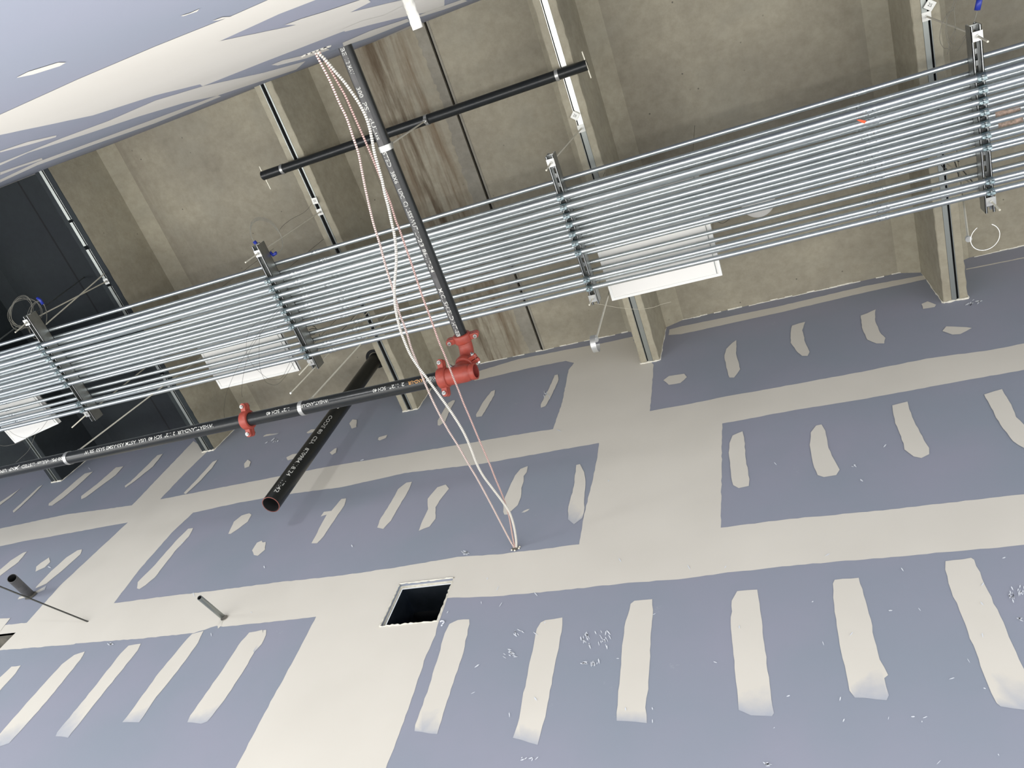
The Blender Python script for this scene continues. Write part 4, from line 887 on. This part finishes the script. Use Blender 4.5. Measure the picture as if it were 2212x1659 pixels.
t = thing('wire_coil', on(576, 505, 2, zc), 'coil of thin steel wire held by blue tape on the second trapeze from the left', 'wire')
L1 = [(588, 551), (600, 547), (608, 538), (610, 525), (606, 508), (597, 493), (584, 481), (570, 474), (556, 474), (545, 482), (541, 495), (543, 510), (549, 522), (556, 530)]
ln = []
for k_ in range(6): ln.append([zc] + [(x + random.uniform(-1.4, 1.4), y + (k_ - 3) * 1.3 * (1 if y < 500 else .4)) for x, y in L1])
ln.append([zc, (603, 500), (606, 494), (615, 484, 4.3), (632, 472, 4.5), (655, 460, 4.7), (667, 449, 4.8), (673, 440, 4.83)])
part(wires('', '', '', ln, 'wire', .0011), 'strands', t)
mb = MB(); mb.path([on(549, 521, 2, zc), on(556, 530, 2, zc), on(563, 538, 2, zc)], .011, 'blue', 8); mb.path([on(583, 545, 2, zc), on(590, 551, 2, zc), on(597, 546, 2, zc)], .010, 'blue', 8); part(mb, 'tape', t, 'blue tape')
zc0 = ZS + .12
t = thing('wire_coil', on(55, 670, 2, zc0), 'loose coil of thin wire with blue tape on the leftmost trapeze', 'wire')
ln = loops(55, 676, 36, 30, 3, zc0, -.2, .15) + loops(46, 675, 22, 34, 5, zc0, .25, .12) + loops(80, 690, 20, 38, 3, zc0, .1, .1)
part(wires('', '', '', ln, 'wire', .0011), 'strands', t)
mb = MB(); mb.path([on(80, 643, 2, zc0 - .01), on(87, 648, 2, zc0 - .01), on(93, 657, 2, zc0 - .01)], .010, 'blue', 8); part(mb, 'tape', t, 'blue tape')
t = thing('wire_coil', on(2050, 60, 2, 4.4), 'loose thin wires with blue tape at the top right trapeze', 'wire')
ln = [[4.3, (2065, -8), (2055, 20), (2045, 45), (2043, 70), (2050, 100), (2046, 118)], [4.35, (2068, -5), (2060, 20), (2046, 30), (2034, 55), (2030, 85), (2038, 103), (2048, 105)], [4.3, (2060, 15), (2063, 60), (2050, 90), (2053, 105)], [4.3, (2045, 30), (2046, 70), (2060, 96), (2064, 62)],
      [4.1, (2111, 22), (2105, 45), (2092, 70), (2080, 92), (2068, 110)], [4.1, (2112, 20), (2100, 56), (2084, 78), (2079, 84)], [4.3, (2120, -10), (2112, 20), (2108, 40)]]
part(wires('', '', '', ln, 'wire', .0012), 'strands', t)
mb = MB(); mb.path([on(2117, -6, 2, 4.1), on(2114, 8, 2, 4.1), on(2111, 22, 2, 4.1)], .0125, 'blue', 8); part(mb, 'tape', t, 'blue tape')
zz = ZS - .05
for i, (lab, pts) in enumerate((('longest thin wire looping down from the clamp to the printed pipe', [(602, 665), (577, 693), (552, 729), (533, 760), (514, 792), (505, 810), (495, 834), (489, 850), (484, 880), (485, 903), (490, 916)]),
    ('thin wire bowing left then under the left light panel', [(565, 691), (548, 703), (535, 722), (532, 748), (534, 767), (549, 792), (576, 816), (590, 820), (609, 815), (627, 782)]),
    ('thin wire hanging straight across the left light panel then curling right', [(562, 718), (560, 741), (561, 792), (570, 817), (577, 827), (597, 831), (615, 815), (637, 779)]),
    ('thin wire running beside the longest one and ending short', [(604, 668), (571, 710), (544, 750), (535, 773), (528, 798), (523, 830), (522, 850), (524, 858)]))):
    tag(wires('', '', '', [[zz] + pts], 'wiredark', .00085).build('hanging_wire'), lab, 'wire', 'thin wires hanging below the conduits')
LW = ['dark wire curling in a loop below the tilted light panel at the left edge', 'dark wire drooping lowest left of the leftmost trapeze', 'dark wire hanging straight down past the printed pipe at the left edge',
      'dark wire loop beside the lower end of the blue-taped trapeze', 'short stub of dark wire inside that wire loop by the left panel', 'dark wire slanting between the conduits left of the armored cables', 'lowest dark wire curl behind the lower end of the blue-taped trapeze',
      'stiff dark wire lying nearly level behind the conduits at the right rib', 'stiff dark wire curving down beside the right rib channel', 'stiff dark wire slanting right between the conduits at the right rib', 'short stiff wire left of the right rib channel',
      'thin dark wire leaving the upper right corner of the big light panel', 'thin dark wire over the left edge of the big light panel', 'shortest dark wire at the left edge of the big light panel']
for w_ in [[3.95, (1284, 655), (1310, 660), (1340, 665), (1380, 668), (1410, 664), (1430, 657), (1450, 652)]]: tag(wires('', '', '', [w_], 'wirelight', .0011).build('hanging_wire'), 'pale string sagging below the big light panel across the rib', 'wire', 'pale string sagging below the big light panel across the rib')
for w_ in [[4.15, (18, 928), (30, 938), (48, 945), (62, 944), (84, 932), (98, 915), (114, 890)], [4.1, (0, 962), (14, 963), (40, 956), (70, 938), (84, 925)], [4.1, (76, 940), (62, 972), (44, 990), (34, 999)]]: tag(wires('', '', '', [w_], 'wire', .0011).build('hanging_wire'), LW.pop(0), 'wire', 'wires drooping from the tilted panel')
for w_ in [[4.15, (672, 702), (680, 706), (684, 714), (679, 722), (668, 725)], [4.15, (668, 712), (676, 710), (690, 712)], [4.15, (765, 683), (750, 702), (742, 710), (730, 722)], [4.15, (690, 722), (690, 729), (682, 733), (672, 735)]]: tag(wires('', '', '', [w_], 'wiredark', .0022).build('hanging_wire'), LW.pop(0), 'wire', 'dark wires behind the struts')
for w_ in [[4.4, (2038, 335), (2052, 340), (2072, 349)], [4.4, (2060, 343), (2066, 360), (2072, 385)], [4.4, (2078, 366), (2100, 392)], [4.5, (2030, 352), (2038, 362), (2046, 366)]]: tag(wires('', '', '', [w_], 'wiredark', .0028).build('hanging_wire'), LW.pop(0), 'wire', 'stiff wires at the right rib')
for w_ in [[4.5, (1548, 478), (1562, 482), (1580, 470)], [4.4, (1312, 556), (1304, 549), (1300, 543)], [4.4, (1318, 571), (1312, 562)]]: tag(wires('', '', '', [w_], 'wiredark', .0012).build('hanging_wire'), LW.pop(0), 'wire', 'short wires at the big panel')
def loose(pa, za, pb, zb, r, label, k='rod', ball=False):
    m = MB(); a, b = on(*pa, 2, za), on(*pb, 2, zb); threaded(m, a, b, r, k)
    if ball: m.lathe(b, (b - a), [(0, r * 1.3), (.01, r * 1.3)], 'tag', 10, True, True)
    tag(m.build('threaded_rod'), label, 'rod', 'loose threaded rods under the slab')
loose((311, 517), H, (100, 700), 4.14, .005, 'long pale rod slanting from a dark dot in the concrete')
m = MB(); c = on(311, 517, 2, H); m.lathe(c, (0, 0, -1), [(0, .014), (.02, .012)], 'dark', 14, False, True); tag(m.build('rod_anchor'), 'dark anchor plug in the concrete at the end of a slanting rod', 'anchor')
loose((182, 599), H, (-30, 755), 3.9, .0052, 'rod anchored in the black ceiling and slanting past the leftmost trapeze', 'changrey')
loose((808, 660), ZR, (629, 848), 3.72, .0046, 'pale threaded rod ending free left of the printed pipe hanger', 'rod', True)
